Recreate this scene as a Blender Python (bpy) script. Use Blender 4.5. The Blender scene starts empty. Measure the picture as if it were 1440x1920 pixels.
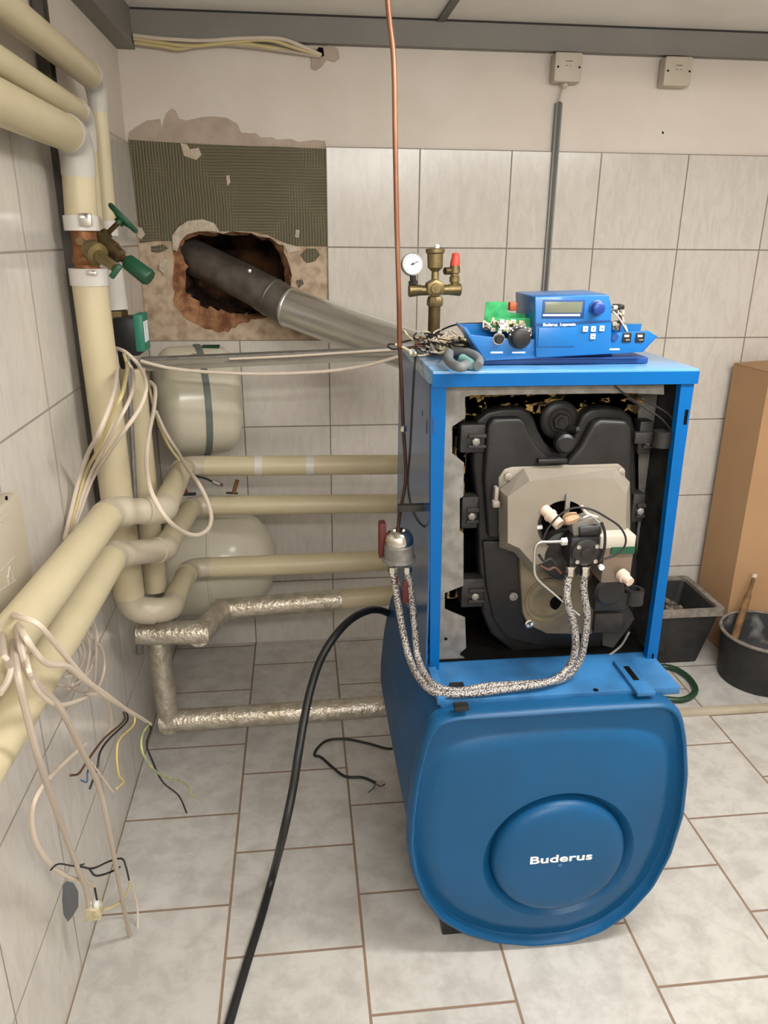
import bpy, bmesh, math, random
from mathutils import Vector, Matrix
PI = math.pi
random.seed(7)
sc = bpy.context.scene
COL = sc.collection

# ------------------------------------------------------------------ camera, light, exposure
FPX, PITCH, YAW, ROLL = 1429.39, 0.34468, 0.11174, 0.00824
CAM = Vector((0.5595, -2.9591, 1.65))
_F = Vector((math.sin(YAW)*math.cos(PITCH), math.cos(YAW)*math.cos(PITCH), -math.sin(PITCH)))
_r = Vector((math.cos(YAW), -math.sin(YAW), 0))
_u = _r.cross(_F)
_R = _r*math.cos(ROLL) + _u*math.sin(ROLL)
_U = -_r*math.sin(ROLL) + _u*math.cos(ROLL)
cd = bpy.data.cameras.new('camera')
cd.sensor_fit = 'VERTICAL'; cd.sensor_height = 36.0
cd.lens = FPX*36.0/1920.0
cd.clip_start = 0.05
cam = bpy.data.objects.new('camera', cd)
COL.objects.link(cam)
m = Matrix((( _R.x, _U.x, -_F.x, CAM.x), (_R.y, _U.y, -_F.y, CAM.y), (_R.z, _U.z, -_F.z, CAM.z), (0, 0, 0, 1)))
cam.matrix_world = m
sc.camera = cam

sc.view_settings.view_transform = 'Standard'
sc.view_settings.look = 'None'
sc.view_settings.gamma = 1.0
sc.view_settings.use_curve_mapping = False
sc.view_settings.exposure = 0.40

w = bpy.data.worlds.new('world'); sc.world = w; w.use_nodes = True
w.node_tree.nodes['Background'].inputs[0].default_value = (0.8, 0.82, 0.85, 1)
w.node_tree.nodes['Background'].inputs[1].default_value = 0.25

def area(name, loc, target, sx, sy, power, color):
    l = bpy.data.lights.new(name, 'AREA'); l.shape = 'RECTANGLE'; l.size = sx; l.size_y = sy
    l.energy = power; l.color = color
    o = bpy.data.objects.new(name, l); COL.objects.link(o); o.location = loc
    o.rotation_euler = (Vector(target)-Vector(loc)).to_track_quat('-Z', 'Y').to_euler()
    return o
LC = (1.0, 0.98, 0.955)
# unseen lamps: side and up panels added as fill for walls and ceiling
for nm, x, y, wd, wb, wf in (('front_lamp', 1.75, -1.95, 23, 4.5, 5), ('rear_lamp', .9, -3.7, 25, 11, 5)):  # rear lamp is assumed, there for even fill
    area(nm+'_light_down', (x, y, 2.2), (x, y, 0), 1.3, .14, wd, LC)
    area(nm+'_fill_up', (x, y, 2.262), (x, y, 3), 1.3, .14, 11, LC)
    area(nm+'_fill_side', (x, y+.062, 2.23), (x, y+3, 2.1), 1.3, .05, wb, LC)
    area(nm+'_fill_side', (x, y-.062, 2.23), (x, y-3, 2.1), 1.3, .05, wf, LC)

# ------------------------------------------------------------------ helpers
def at(px, py, x=None, y=None, z=None):
    d = _F + _R*((px-720)/FPX) - _U*((py-960)/FPX)
    if x is not None: t = (x-CAM.x)/d.x
    elif y is not None: t = (y-CAM.y)/d.y
    else: t = (z-CAM.z)/d.z
    return CAM + d*t
def ys(pts, y): return [at(a, b, y=y) for a, b in pts]
def zs(pts, z): return [at(a, b, z=z) for a, b in pts]
def path(pts):      # (px, py, 'x'|'y'|'z', value) -> points
    return [at(p[0], p[1], **{p[2]: p[3]}) for p in pts]

def lin(h):
    h = h.lstrip('#'); v = [int(h[i:i+2], 16)/255 for i in (0, 2, 4)]
    return tuple((c/12.92 if c <= .04045 else ((c+.055)/1.055)**2.4) for c in v) + (1,)

def mat(name, c, rough=.5, metal=0, c2=None, nscale=8, bump=0, bscale=60, spec=None, detail=4, lo=.35, hi=.65, bdist=.002, coat=0, stretch=None, coatr=.12):
    m = bpy.data.materials.new(name); m.use_nodes = True
    nt = m.node_tree; b = nt.nodes['Principled BSDF']
    b.inputs['Base Color'].default_value = lin(c)
    b.inputs['Roughness'].default_value = rough
    b.inputs['Metallic'].default_value = metal
    if coat: b.inputs['Coat Weight'].default_value = coat; b.inputs['Coat Roughness'].default_value = coatr
    if spec is not None: b.inputs['Specular IOR Level'].default_value = spec
    tc = nt.nodes.new('ShaderNodeTexCoord')
    src = tc.outputs['Object']
    if stretch:
        mp = nt.nodes.new('ShaderNodeMapping'); mp.inputs['Scale'].default_value = stretch
        nt.links.new(src, mp.inputs['Vector']); src = mp.outputs['Vector']
    if c2:
        n = nt.nodes.new('ShaderNodeTexNoise'); n.inputs['Scale'].default_value = nscale; n.inputs['Detail'].default_value = detail
        nt.links.new(src, n.inputs['Vector'])
        r = nt.nodes.new('ShaderNodeValToRGB')
        r.color_ramp.elements[0].position = lo; r.color_ramp.elements[0].color = lin(c)
        r.color_ramp.elements[1].position = hi; r.color_ramp.elements[1].color = lin(c2)
        nt.links.new(n.outputs['Fac'], r.inputs['Fac']); nt.links.new(r.outputs['Color'], b.inputs['Base Color'])
    if bump:
        n = nt.nodes.new('ShaderNodeTexNoise'); n.inputs['Scale'].default_value = bscale; n.inputs['Detail'].default_value = 3
        nt.links.new(src, n.inputs['Vector'])
        bp = nt.nodes.new('ShaderNodeBump'); bp.inputs['Strength'].default_value = bump; bp.inputs['Distance'].default_value = bdist
        nt.links.new(n.outputs['Fac'], bp.inputs['Height']); nt.links.new(bp.outputs['Normal'], b.inputs['Normal'])
    return m

def tile_mat(name, axes, offs, bw, rh, offset, c1, c2, vein, mortar, msize, rough, vscale=5, vs=(1, 2.4, 1.3), amt=.6, dist=.8):
    m = bpy.data.materials.new(name); m.use_nodes = True
    nt = m.node_tree; L = nt.links; b = nt.nodes['Principled BSDF']
    tc = nt.nodes.new('ShaderNodeTexCoord'); sp = nt.nodes.new('ShaderNodeSeparateXYZ'); L.new(tc.outputs['Object'], sp.inputs[0])
    cb = nt.nodes.new('ShaderNodeCombineXYZ')
    for k in (0, 1):
        a = nt.nodes.new('ShaderNodeMath'); a.operation = 'SUBTRACT'; a.inputs[1].default_value = offs[k]
        L.new(sp.outputs[axes[k]], a.inputs[0]); L.new(a.outputs[0], cb.inputs[k])
    br = nt.nodes.new('ShaderNodeTexBrick'); L.new(cb.outputs[0], br.inputs['Vector'])
    br.offset = offset; br.offset_frequency = 2; br.squash = 1
    br.inputs['Scale'].default_value = 1; br.inputs['Brick Width'].default_value = bw; br.inputs['Row Height'].default_value = rh
    br.inputs['Mortar Size'].default_value = msize; br.inputs['Mortar Smooth'].default_value = .15; br.inputs['Bias'].default_value = 0
    br.inputs['Color1'].default_value = lin(c1); br.inputs['Color2'].default_value = lin(c2); br.inputs['Mortar'].default_value = lin(mortar)
    n = nt.nodes.new('ShaderNodeTexNoise'); n.inputs['Scale'].default_value = vscale; n.inputs['Detail'].default_value = 9; n.inputs['Roughness'].default_value = .65; n.inputs['Distortion'].default_value = dist
    mp = nt.nodes.new('ShaderNodeMapping'); mp.inputs['Rotation'].default_value = (.6, .78, 0); mp.inputs['Scale'].default_value = vs
    L.new(tc.outputs['Object'], mp.inputs[0]); L.new(mp.outputs[0], n.inputs['Vector'])
    r = nt.nodes.new('ShaderNodeValToRGB'); r.color_ramp.elements[0].position = .42; r.color_ramp.elements[1].position = .62
    r.color_ramp.elements[0].color = (0, 0, 0, 1); r.color_ramp.elements[1].color = (1, 1, 1, 1)
    L.new(n.outputs['Fac'], r.inputs[0])
    mu = nt.nodes.new('ShaderNodeMath'); mu.operation = 'MULTIPLY'; mu.inputs[1].default_value = amt; L.new(r.outputs[0], mu.inputs[0])
    mx = nt.nodes.new('ShaderNodeMix'); mx.data_type = 'RGBA'; L.new(mu.outputs[0], mx.inputs[0])
    L.new(br.outputs['Color'], mx.inputs[6]); mx.inputs[7].default_value = lin(vein)
    # keep mortar colour
    m2 = nt.nodes.new('ShaderNodeMix'); m2.data_type = 'RGBA'; L.new(br.outputs['Fac'], m2.inputs[0]); L.new(mx.outputs[2], m2.inputs[6]); m2.inputs[7].default_value = lin(mortar)
    L.new(m2.outputs[2], b.inputs['Base Color'])
    ro = nt.nodes.new('ShaderNodeMath'); ro.operation = 'MULTIPLY_ADD'; L.new(br.outputs['Fac'], ro.inputs[0]); ro.inputs[1].default_value = .5; ro.inputs[2].default_value = rough
    L.new(ro.outputs[0], b.inputs['Roughness'])
    inv = nt.nodes.new('ShaderNodeMath'); inv.operation = 'MULTIPLY_ADD'; L.new(br.outputs['Fac'], inv.inputs[0]); inv.inputs[1].default_value = -1; inv.inputs[2].default_value = 1
    ad = nt.nodes.new('ShaderNodeMath'); ad.operation = 'MULTIPLY_ADD'; L.new(n.outputs['Fac'], ad.inputs[0]); ad.inputs[1].default_value = .25; L.new(inv.outputs[0], ad.inputs[2])
    bp = nt.nodes.new('ShaderNodeBump'); bp.inputs['Strength'].default_value = .5; bp.inputs['Distance'].default_value = .0025
    L.new(ad.outputs[0], bp.inputs['Height']); L.new(bp.outputs['Normal'], b.inputs['Normal'])
    return m

def link(name, bm, m, parent=None, smooth=False):
    me = bpy.data.meshes.new(name)
    bmesh.ops.recalc_face_normals(bm, faces=bm.faces)
    bm.to_mesh(me); bm.free()
    if isinstance(m, (list, tuple)):
        for k in m: me.materials.append(k)
    elif m: me.materials.append(m)
    if smooth:
        me.polygons.foreach_set('use_smooth', [True]*len(me.polygons))
        try: me.set_sharp_from_angle(angle=math.radians(40))
        except Exception: pass
    o = bpy.data.objects.new(name, me); COL.objects.link(o)
    if parent: 
        o.parent = parent
        if parent.type == 'EMPTY' and parent.parent is None:
            o.matrix_parent_inverse = Matrix.Translation(-Vector(parent.location))
        elif parent.parent is not None or True:
            o.matrix_parent_inverse = Matrix.Identity(4)
    return o
def tag(o, label=None, cat=None, group=None, kind=None):
    if label: o['label'] = label
    if cat: o['category'] = cat
    if group: o['group'] = group
    if kind: o['kind'] = kind
    return o
def thing(name, loc, label, cat, group=None):
    o = bpy.data.objects.new(name, None); COL.objects.link(o)
    o.location = loc; o.empty_display_size = .05
    tag(o, label, cat, group); return o
def struct(o): o['kind'] = 'structure'; return o

def frames(pts):
    n = len(pts); T = []
    for i in range(n):
        a = pts[max(i-1, 0)]; b = pts[min(i+1, n-1)]
        t = (b-a); T.append(t.normalized() if t.length > 1e-9 else Vector((0, 0, 1)))
    up = Vector((0, 0, 1)) if abs(T[0].z) < .9 else Vector((1, 0, 0))
    N = (up - T[0]*up.dot(T[0])).normalized(); out = []
    for i in range(n):
        N = (N - T[i]*N.dot(T[i]))
        N = N.normalized() if N.length > 1e-6 else T[i].orthogonal().normalized()
        out.append((T[i], N, T[i].cross(N)))
    return out
def smooth_path(P, k=8):
    P = [Vector(p) for p in P]
    if len(P) < 3: return P
    Q = [P[0]*2-P[1]] + P + [P[-1]*2-P[-2]]; out = []
    for i in range(1, len(Q)-2):
        a, b, c, d = Q[i-1:i+3]
        for j in range(k):
            t = j/k
            out.append(.5*((2*b) + (c-a)*t + (2*a-5*b+4*c-d)*t*t + (3*b-a-3*c+d)*t**3))
    out.append(P[-1]); return out
def add_tube(bm, pts, r, seg=12, caps=True):
    fr = frames(pts); rings = []
    for i, p in enumerate(pts):
        rr = r[i] if isinstance(r, (list, tuple)) else r
        _, N, B = fr[i]
        rings.append([bm.verts.new(p + N*(math.cos(2*PI*k/seg)*rr) + B*(math.sin(2*PI*k/seg)*rr)) for k in range(seg)])
    for a, b in zip(rings, rings[1:]):
        for k in range(seg):
            bm.faces.new((a[k], a[(k+1) % seg], b[(k+1) % seg], b[k]))
    if caps: bm.faces.new(rings[0][::-1]); bm.faces.new(rings[-1])
    return bm
def tube(name, pts, r, m, parent=None, seg=10, smooth=True, k=8):
    bm = bmesh.new(); add_tube(bm, smooth_path(pts, k) if smooth else [Vector(p) for p in pts], r, seg)
    return link(name, bm, m, parent, True)
def add_lathe(bm, a, b, prof, seg=32):     # prof: (t along metres, radius) from a towards b
    a = Vector(a); d = (Vector(b)-a).normalized(); N = d.orthogonal().normalized(); B = d.cross(N); rings = []
    for t, r in prof:
        r = max(r, 1e-5)
        rings.append([bm.verts.new(a+d*t+N*(math.cos(2*PI*k/seg)*r)+B*(math.sin(2*PI*k/seg)*r)) for k in range(seg)])
    for p, q in zip(rings, rings[1:]):
        for k in range(seg): bm.faces.new((p[k], p[(k+1) % seg], q[(k+1) % seg], q[k]))
    bm.faces.new(rings[0][::-1]); bm.faces.new(rings[-1])
def lathe(name, a, b, prof, m, parent=None, seg=32):
    bm = bmesh.new(); add_lathe(bm, a, b, prof, seg); return link(name, bm, m, parent, True)
def cyl(name, a, b, r, m, parent=None, seg=24, bev=.0):
    L = (Vector(b)-Vector(a)).length
    prof = [(0, r), (L, r)] if not bev else [(0, r-bev), (bev, r), (L-bev, r), (L, r-bev)]
    return lathe(name, a, b, prof, m, parent, seg)
def add_box(bm, lo, hi, bev=0, M=None):
    r = bmesh.ops.create_cube(bm, size=1)
    vs = r['verts']
    c = (Vector(lo)+Vector(hi))/2; s = Vector(hi)-Vector(lo)
    for v in vs: v.co = Vector((v.co.x*s.x, v.co.y*s.y, v.co.z*s.z)) + c
    if bev:
        es = list({e for v in vs for e in v.link_edges})
        rr = bmesh.ops.bevel(bm, geom=es, offset=bev, segments=2, affect='EDGES', profile=.5)
        vs = list({v for f in rr['faces'] for v in f.verts} | {v for v in vs if v.is_valid})
    if M:
        for v in vs: v.co = M @ v.co
    return vs
def box(name, lo, hi, m, parent=None, bev=0, M=None):
    bm = bmesh.new(); add_box(bm, lo, hi, bev, M); return link(name, bm, m, parent, bev > 0)
def boxes(name, L, m, parent=None, bev=0):
    bm = bmesh.new()
    for lo, hi in L: add_box(bm, lo, hi, bev)
    return link(name, bm, m, parent, bev > 0)
def add_prism(bm, poly, depth, holes=(), bev=0):   # poly: 3D points in a vertical plane; extruded by vector depth
    depth = Vector(depth)
    if not holes:
        v = [bm.verts.new(p) for p in poly]; f = bm.faces.new(v)
        ff = [f]
    else:
        es = []
        for loop in [poly]+list(holes):
            vv = [bm.verts.new(p) for p in loop]
            es += [bm.edges.new((vv[i], vv[(i+1) % len(vv)])) for i in range(len(vv))]
        ff = [g for g in bmesh.ops.triangle_fill(bm, edges=es, use_beauty=True)['geom'] if isinstance(g, bmesh.types.BMFace)]
    front = list(ff)
    r = bmesh.ops.extrude_face_region(bm, geom=ff)
    nv = [g for g in r['geom'] if isinstance(g, bmesh.types.BMVert)]
    for v in nv: v.co += depth
    # original faces remain as a cap
    return front
def prism(name, poly, depth, m, parent=None, holes=(), bev=0, segs=2):
    bm = bmesh.new(); add_prism(bm, [Vector(p) for p in poly], depth, [[Vector(p) for p in h] for h in holes])
    bmesh.ops.recalc_face_normals(bm, faces=bm.faces)
    if bev:
        es = [e for e in bm.edges if len(e.link_faces) == 2 and e.calc_face_angle(0) > .5]
        bmesh.ops.bevel(bm, geom=es, offset=bev, segments=segs, affect='EDGES', profile=.5, clamp_overlap=True)
    return link(name, bm, m, parent, bev > 0)
def circ(c, r, n=32, ry=None):
    c = Vector(c); return [c+Vector((math.cos(2*PI*k/n)*r, 0, math.sin(2*PI*k/n)*(ry or r))) for k in range(n)]
def fillet(P, rad, n=8):
    """polyline -> list of (kind, points) straight / bend"""
    P = [Vector(p) for p in P]; out = []; cur = P[0]
    for i in range(1, len(P)-1):
        a, b, c = P[i-1], P[i], P[i+1]
        u = (a-b).normalized(); v = (c-b).normalized(); ang = u.angle(v)
        t = min(rad/math.tan(ang/2), (a-b).length*.48, (c-b).length*.48)
        p0 = b+u*t; p1 = b+v*t
        out.append(('s', [cur, p0]))
        out.append(('b', [(p0*(1-k/n)**2 + b*2*(k/n)*(1-k/n) + p1*(k/n)**2) for k in range(n+1)]))
        cur = p1
    out.append(('s', [cur, P[-1]])); return out
def extend(pts, e):
    a = pts[0]+(pts[0]-pts[1]).normalized()*e; b = pts[-1]+(pts[-1]-pts[-2]).normalized()*e
    return [a]+list(pts)+[b]
def pipe(root, P, r, rad, ms, me, seg=28, er=1.06, ext=.02, radii=None):
    for kind, pts in fillet(P, rad):
        bm = bmesh.new()
        if kind == 's':
            add_tube(bm, pts, r, seg); link('insulation_sleeve', bm, ms, root, True)
        else:
            add_tube(bm, extend(pts, ext), r*er, seg); link('elbow', bm, me, root, True)
# ------------------------------------------------------------------ materials
M = {}
M['wall_tile'] = tile_mat('wall_tile', (0, 2), (0.675-10*.3354, 1.9517-10*.33366), .3354, .33366, 0, '#cdc7be', '#c8c2b9', '#b8b1a8', '#7f776d', .0026, .2, 13, (2.6, 2.6, .8), .5)
M['left_tile'] = tile_mat('left_tile', (1, 2), (-1.205-10*.3354, 1.9517-10*.33366), .3354, .33366, 0, '#d3cec6', '#cec9c1', '#bdb6ad', '#978d82', .0026, .16, 13, (2.6, 2.6, .8), .45)
M['floor_tile'] = tile_mat('floor_tile', (1, 0), (-1.55-.34*20, -.338*10), .34, .338, .53, '#c6c3bd', '#bfbcb6', '#9a958e', '#86715f', .0036, .32, 15, (1, 1, 1), .5, .2)
M['plaster'] = mat('plaster', '#d9d0c5', .85, 0, '#d2c8bc', 4, .35, 25)
M['ceiling'] = mat('ceiling_paint', '#ece8e2', .85, 0, '#e4dfd7', 3, .2, 40)
M['plain_wall'] = mat('plain_wall', '#d8d2c8', .8)
M['beam'] = mat('beam_grey_paint', '#7b776f', .55, 0, '#75716a', 6, .1, 60)
M['seam'] = mat('seam_grey', '#6a6762', .6)
M['joint_dark'] = mat('joint_dark', '#35322e', .9)
M['render'] = mat('bare_render', '#c2ae97', .95, 0, '#957d64', 24, .8, 50, detail=8, bdist=.004, lo=.4, hi=.72)
M['brick'] = mat('broken_brick', '#a87c58', .95, 0, '#6e4429', 26, 1, 45, detail=8, bdist=.006)
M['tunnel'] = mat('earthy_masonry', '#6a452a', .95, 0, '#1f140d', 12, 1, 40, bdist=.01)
M['gypsum'] = mat('broken_gypsum', '#cbbfae', .95, 0, '#b3a58f', 40, .8, 80, bdist=.004)
M['scrape'] = mat('scraped_paint', '#b5a696', .95, 0, '#a89988', 18, .5, 60)
M['pvc'] = mat('beige_insulation_jacket', '#c9bd9c', .42, 0, '#c3b796', 9, .12, 14, bdist=.003)
M['elbow'] = mat('pale_elbow_cover', '#b9af9a', .33, 0, '#b1a792', 9, .12, 14, bdist=.003)
M['foil'] = mat('crinkled_foil', '#d0c8ba', .34, .6, '#b3a995', 30, .8, 75, bdist=.006, detail=8)
M['tape'] = mat('pale_tape', '#cfcbc4', .35)
M['steel'] = mat('flue_steel', '#e2e0dc', .3, .95, '#d6d4d0', 5, .05, 30)
M['steel_old'] = mat('tarnished_steel', '#68625b', .5, .8, '#8a847c', 14, .25, 30, detail=8)
M['chrome'] = mat('chrome', '#d8d5cf', .15, 1)
M['galv'] = mat('galvanised_sheet', '#8d8a84', .5, .4, '#75726c', 35, .1, 40, detail=8)
M['galv_dark'] = mat('dark_galvanised', '#45423e', .7, .4, '#2c2a27', 20, .2, 40)
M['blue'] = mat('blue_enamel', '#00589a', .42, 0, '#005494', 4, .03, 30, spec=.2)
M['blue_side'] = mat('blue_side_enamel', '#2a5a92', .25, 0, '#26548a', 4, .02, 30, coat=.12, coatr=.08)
M['blue_top'] = mat('sheen_blue_top', '#5a98cb', .3, 0, '#74a9d4', 9, .02, 30, coat=1, coatr=.14, lo=.4, hi=.7)  # wall reflection on the boiler top painted in as paler blue
M['tank_blue'] = mat('tank_plastic_blue', '#10517f', .4, 0, '#124a72', 3, .12, 240, spec=.3)
M['tank_side'] = mat('tank_jacket_blue', '#1d5384', .5, 0, '#1a4c7a', 5, .1, 60, spec=.3)
M['console'] = mat('console_blue', '#0562a4', .35, coat=.3)
M['console_dark'] = mat('console_dark_blue', '#12407c', .45)
M['knob_blue'] = mat('dark_blue_knob', '#123a86', .35)
M['lcd'] = mat('lcd_screen', '#6a6f5e', .25)
M['white_print'] = mat('white_print', '#e3e7ea', .5)
M['iron'] = mat('black_cast_iron', '#242221', .42, .1, '#1d1b1a', 20, .3, 90, bdist=.001, spec=.35)
M['iron_rough'] = mat('rough_cast_iron', '#2c2a28', .5, .2, '#201e1d', 25, .5, 70, bdist=.002)
M['soot_hollow'] = mat('soot_hollow_black', '#0b0a0a', .95, 0, '#121110', 12, .3, 40, spec=.05)  # soot, and the shade inside holes, slots and cavities painted black
M['black'] = mat('black_plastic', '#161616', .45)
M['rubber'] = mat('black_rubber', '#1c1c1c', .5)
M['wool'] = mat('mineral_wool', '#a88a4c', 1, 0, '#3a2b18', 24, 1, 70, detail=8, bdist=.01, lo=.4, hi=.6)
M['burner'] = mat('burner_cover_grey', '#8f877b', .42, .15, '#857d70', 7, .1, 40)
M['burner_old'] = mat('dirty_flange', '#7d715a', .5, .2, '#57503f', 9, .2, 50)
M['brass'] = mat('brass', '#8d7d55', .42, .7, '#66583a', 25, .15, 60)
M['brass_dark'] = mat('dark_brass', '#6f5c3c', .45, .7, '#4f4029', 25, .2, 60)
M['copper'] = mat('copper', '#97683f', .45, .55, '#6b4428', 18)
M['copper_pipe'] = mat('copper_tube', '#a0735a', .4, .5, '#74462f', 5)
M['brown_tube'] = mat('brown_tube', '#3b2419', .4, .3)
M['red'] = mat('red_plastic', '#d2463a', .45)
M['dark_red'] = mat('dark_red_metal', '#551514', .45)
M['green'] = mat('green_handle', '#124a2f', .4)
M['teal'] = mat('pump_teal', '#2f7a63', .45)
M['pcb'] = mat('circuit_green', '#1d8a4c', .5, 0, '#37a865', 60)
M['conn'] = mat('cream_connector', '#cfc6a4', .5, 0, '#a79c79', 70)
M['ivory'] = mat('ivory_enamel', '#d2ccb8', .22, 0, '#cdc7b2', 3)
M['strap'] = mat('grey_green_strap', '#66706a', .45)
M['cable_white'] = mat('pale_cable', '#cdbfae', .5)
M['cable_grey'] = mat('greyish_cable', '#b4a697', .5)
M['cable_yellow'] = mat('yellowed_cable', '#c4b483', .5)
M['wire_black'] = mat('black_wire', '#1a1817', .5)
M['wire_blue'] = mat('blue_wire', '#3c5470', .5)
M['wire_brown'] = mat('brown_wire', '#4f3122', .5)
M['wire_earth'] = mat('green_yellow_wire', '#7fa07a', .5, 0, '#c8c078', 25)
M['wire_yellow'] = mat('yellow_wire', '#c9b66a', .5)
M['cardboard'] = mat('cardboard', '#b18d67', .85, 0, '#aa8560', 3, .1, 30)
M['cardboard_in'] = mat('cardboard_edge', '#86694b', .9)
M['tub'] = mat('black_tub_plastic', '#1f1f1f', .6, 0, '#2c2a28', 30, .1, 40)
M['rimdust'] = mat('dusty_rim', '#8b8279', .8, 0, '#6a635b', 30)
M['rubble'] = mat('rubble', '#857a6d', .95, 0, '#3a342e', 30, 1, 60, bdist=.01)
M['bucket_in'] = mat('smeared_bucket_inside', '#3a3a3b', .35, 0, '#83817d', 20, .5, 40, lo=.5, hi=.72)
M['stick'] = mat('worn_wood', '#86643f', .8, 0, '#5b4128', 30)
M['hose_green'] = mat('green_hose', '#1f3d29', .4)
M['batten'] = mat('painted_batten', '#b8ad98', .6, 0, '#aa9f8a', 12)
M['jbox'] = mat('junction_box_plastic', '#bcb2a2', .5)
M['conduit'] = mat('grey_conduit', '#7b7d79', .45)
M['trunk'] = mat('zinc_trunking', '#8b8577', .45, .15, '#817b6d', 8)
M['rail'] = mat('dark_rail', '#544f47', .5, .4, '#48433c', 9)
M['glove_grey'] = mat('grey_rubber', '#6a6d70', .6)
M['tealish'] = mat('pale_teal', '#6d9995', .6)
M['pinkish'] = mat('pale_cap', '#c9b3a2', .5)
M['deck'] = mat('tank_deck_paint', '#2f6c9f', .4, 0, '#1f4469', 7, .05, 30, lo=.42, hi=.72)
M['elbow_white'] = mat('white_elbow_cover', '#bebab2', .35)
M['tan'] = mat('tan_fitting', '#b08d6e', .45, .2)
M['ctrl'] = mat('pale_control_housing', '#b3ada0', .35)
M['ctrl_low'] = mat('brownish_clear_housing', '#6e5f52', .25)
M['plate_in'] = mat('embossed_plastic', '#c5bba7', .5)

def braid(name):
    m = bpy.data.materials.new(name); m.use_nodes = True; nt = m.node_tree; b = nt.nodes['Principled BSDF']
    b.inputs['Metallic'].default_value = .6; b.inputs['Roughness'].default_value = .4
    tc = nt.nodes.new('ShaderNodeTexCoord')
    v = nt.nodes.new('ShaderNodeTexVoronoi'); v.inputs['Scale'].default_value = 260; v.feature = 'F1'
    nt.links.new(tc.outputs['Object'], v.inputs['Vector'])
    r = nt.nodes.new('ShaderNodeValToRGB'); r.color_ramp.elements[0].position = .45; r.color_ramp.elements[0].color = lin('#b9b4af')
    r.color_ramp.elements[1].position = .75; r.color_ramp.elements[1].color = lin('#575150')
    nt.links.new(v.outputs['Distance'], r.inputs[0]); nt.links.new(r.outputs[0], b.inputs['Base Color'])
    bp = nt.nodes.new('ShaderNodeBump'); bp.inputs['Distance'].default_value = .002; bp.invert = True
    nt.links.new(v.outputs['Distance'], bp.inputs['Height']); nt.links.new(bp.outputs[0], b.inputs['Normal'])
    return m
M['braid'] = braid('steel_braid')

def comb_mat():
    m = bpy.data.materials.new('combed_tile_adhesive'); m.use_nodes = True; nt = m.node_tree; b = nt.nodes['Principled BSDF']; L = nt.links
    b.inputs['Roughness'].default_value = .9
    tc = nt.nodes.new('ShaderNodeTexCoord')
    def wave(axis, dist):
        wv = nt.nodes.new('ShaderNodeTexWave'); wv.bands_direction = axis; wv.inputs['Scale'].default_value = 31
        wv.inputs['Distortion'].default_value = dist; wv.inputs['Detail'].default_value = 1; wv.inputs['Detail Scale'].default_value = .25
        L.new(tc.outputs['Object'], wv.inputs['Vector']); return wv
    a = wave('X', 2.5); c = wave('Z', 2.5)
    n = nt.nodes.new('ShaderNodeTexNoise'); n.inputs['Scale'].default_value = 3; L.new(tc.outputs['Object'], n.inputs['Vector'])
    r = nt.nodes.new('ShaderNodeValToRGB'); r.color_ramp.elements[0].position = .48; r.color_ramp.elements[1].position = .56; L.new(n.outputs['Fac'], r.inputs[0])
    mx = nt.nodes.new('ShaderNodeMix'); mx.data_type = 'FLOAT'; L.new(r.outputs[0], mx.inputs[0]); L.new(a.outputs['Fac'], mx.inputs[2]); L.new(c.outputs['Fac'], mx.inputs[3])
    cr = nt.nodes.new('ShaderNodeValToRGB'); cr.color_ramp.elements[0].color = lin('#645e4a'); cr.color_ramp.elements[1].color = lin('#797159'); L.new(mx.outputs[0], cr.inputs[0])
    L.new(cr.outputs[0], b.inputs['Base Color'])
    bp = nt.nodes.new('ShaderNodeBump'); bp.inputs['Distance'].default_value = .004; L.new(mx.outputs[0], bp.inputs['Height']); L.new(bp.outputs[0], b.inputs['Normal'])
    return m
M['comb'] = comb_mat()

# ------------------------------------------------------------------ the room
XR, YF, ZC = 3.4, -4.6, 2.345
struct(box('floor', (-.1, YF-.1, -.1), (XR+.1, .6, 0), M['floor_tile']))
struct(box('ceiling', (-.1, YF-.1, ZC), (XR+.1, .6, ZC+.1), M['ceiling']))
struct(box('wall_right', (XR, YF, 0), (XR+.1, 0, ZC), M['plain_wall']))
struct(box('wall_front', (-.1, YF-.1, 0), (XR+.1, YF, ZC), M['plain_wall']))
# left wall: plaster above 1.952, tiles below
wl = struct(box('wall_left', (-.1, YF, 0), (-.008, .5, ZC), M['plaster']))
box('tiling', (-.0085, YF, 0), (0, .008, 1.9517), M['left_tile'], wl)
prism('wall_scar', path([(118,1660,'x',.001),(125,1652,'x',.001),(138,1655,'x',.001),(147,1672,'x',.001),(147,1700,'x',.001),(138,1715,'x',.001),(128,1728,'x',.001),(120,1715,'x',.001),(117,1690,'x',.001)]), (-.004, 0, 0), M['glove_grey'], wl)
# back wall with a broken-through flue hole
outer = ys([(325,470),(332,445),(350,434),(385,432),(420,436),(470,436),(505,445),(530,462),(542,500),(548,540),(530,562),(500,598),(470,602),(450,608),(430,622),(405,625),(375,612),(345,592),(325,565),(322,520)], 0)
inner = ys([(338,474),(345,450),(368,439),(392,441),(422,439),(460,438),(492,447),(516,462),(528,492),(534,530),(520,556),(492,588),(468,590),(448,590),(428,590),(405,583),(375,574),(352,556),(343,538),(350,500)], 0)
def ring_bm(bm, A, B): 
    n = len(A)
    for k in range(n): bm.faces.new((A[k], A[(k+1) % n], B[(k+1) % n], B[k]))
def dense(P, k=3, jit=.007):
    out = []
    for i in range(len(P)):
        a, b = P[i], P[(i+1) % len(P)]
        for j in range(k):
            q = a.lerp(b, j/k); out.append(q + Vector((random.uniform(-jit, jit), 0, random.uniform(-jit, jit))))
    return out
outer = dense(outer); inner = dense(inner)
bm = bmesh.new()
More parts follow.
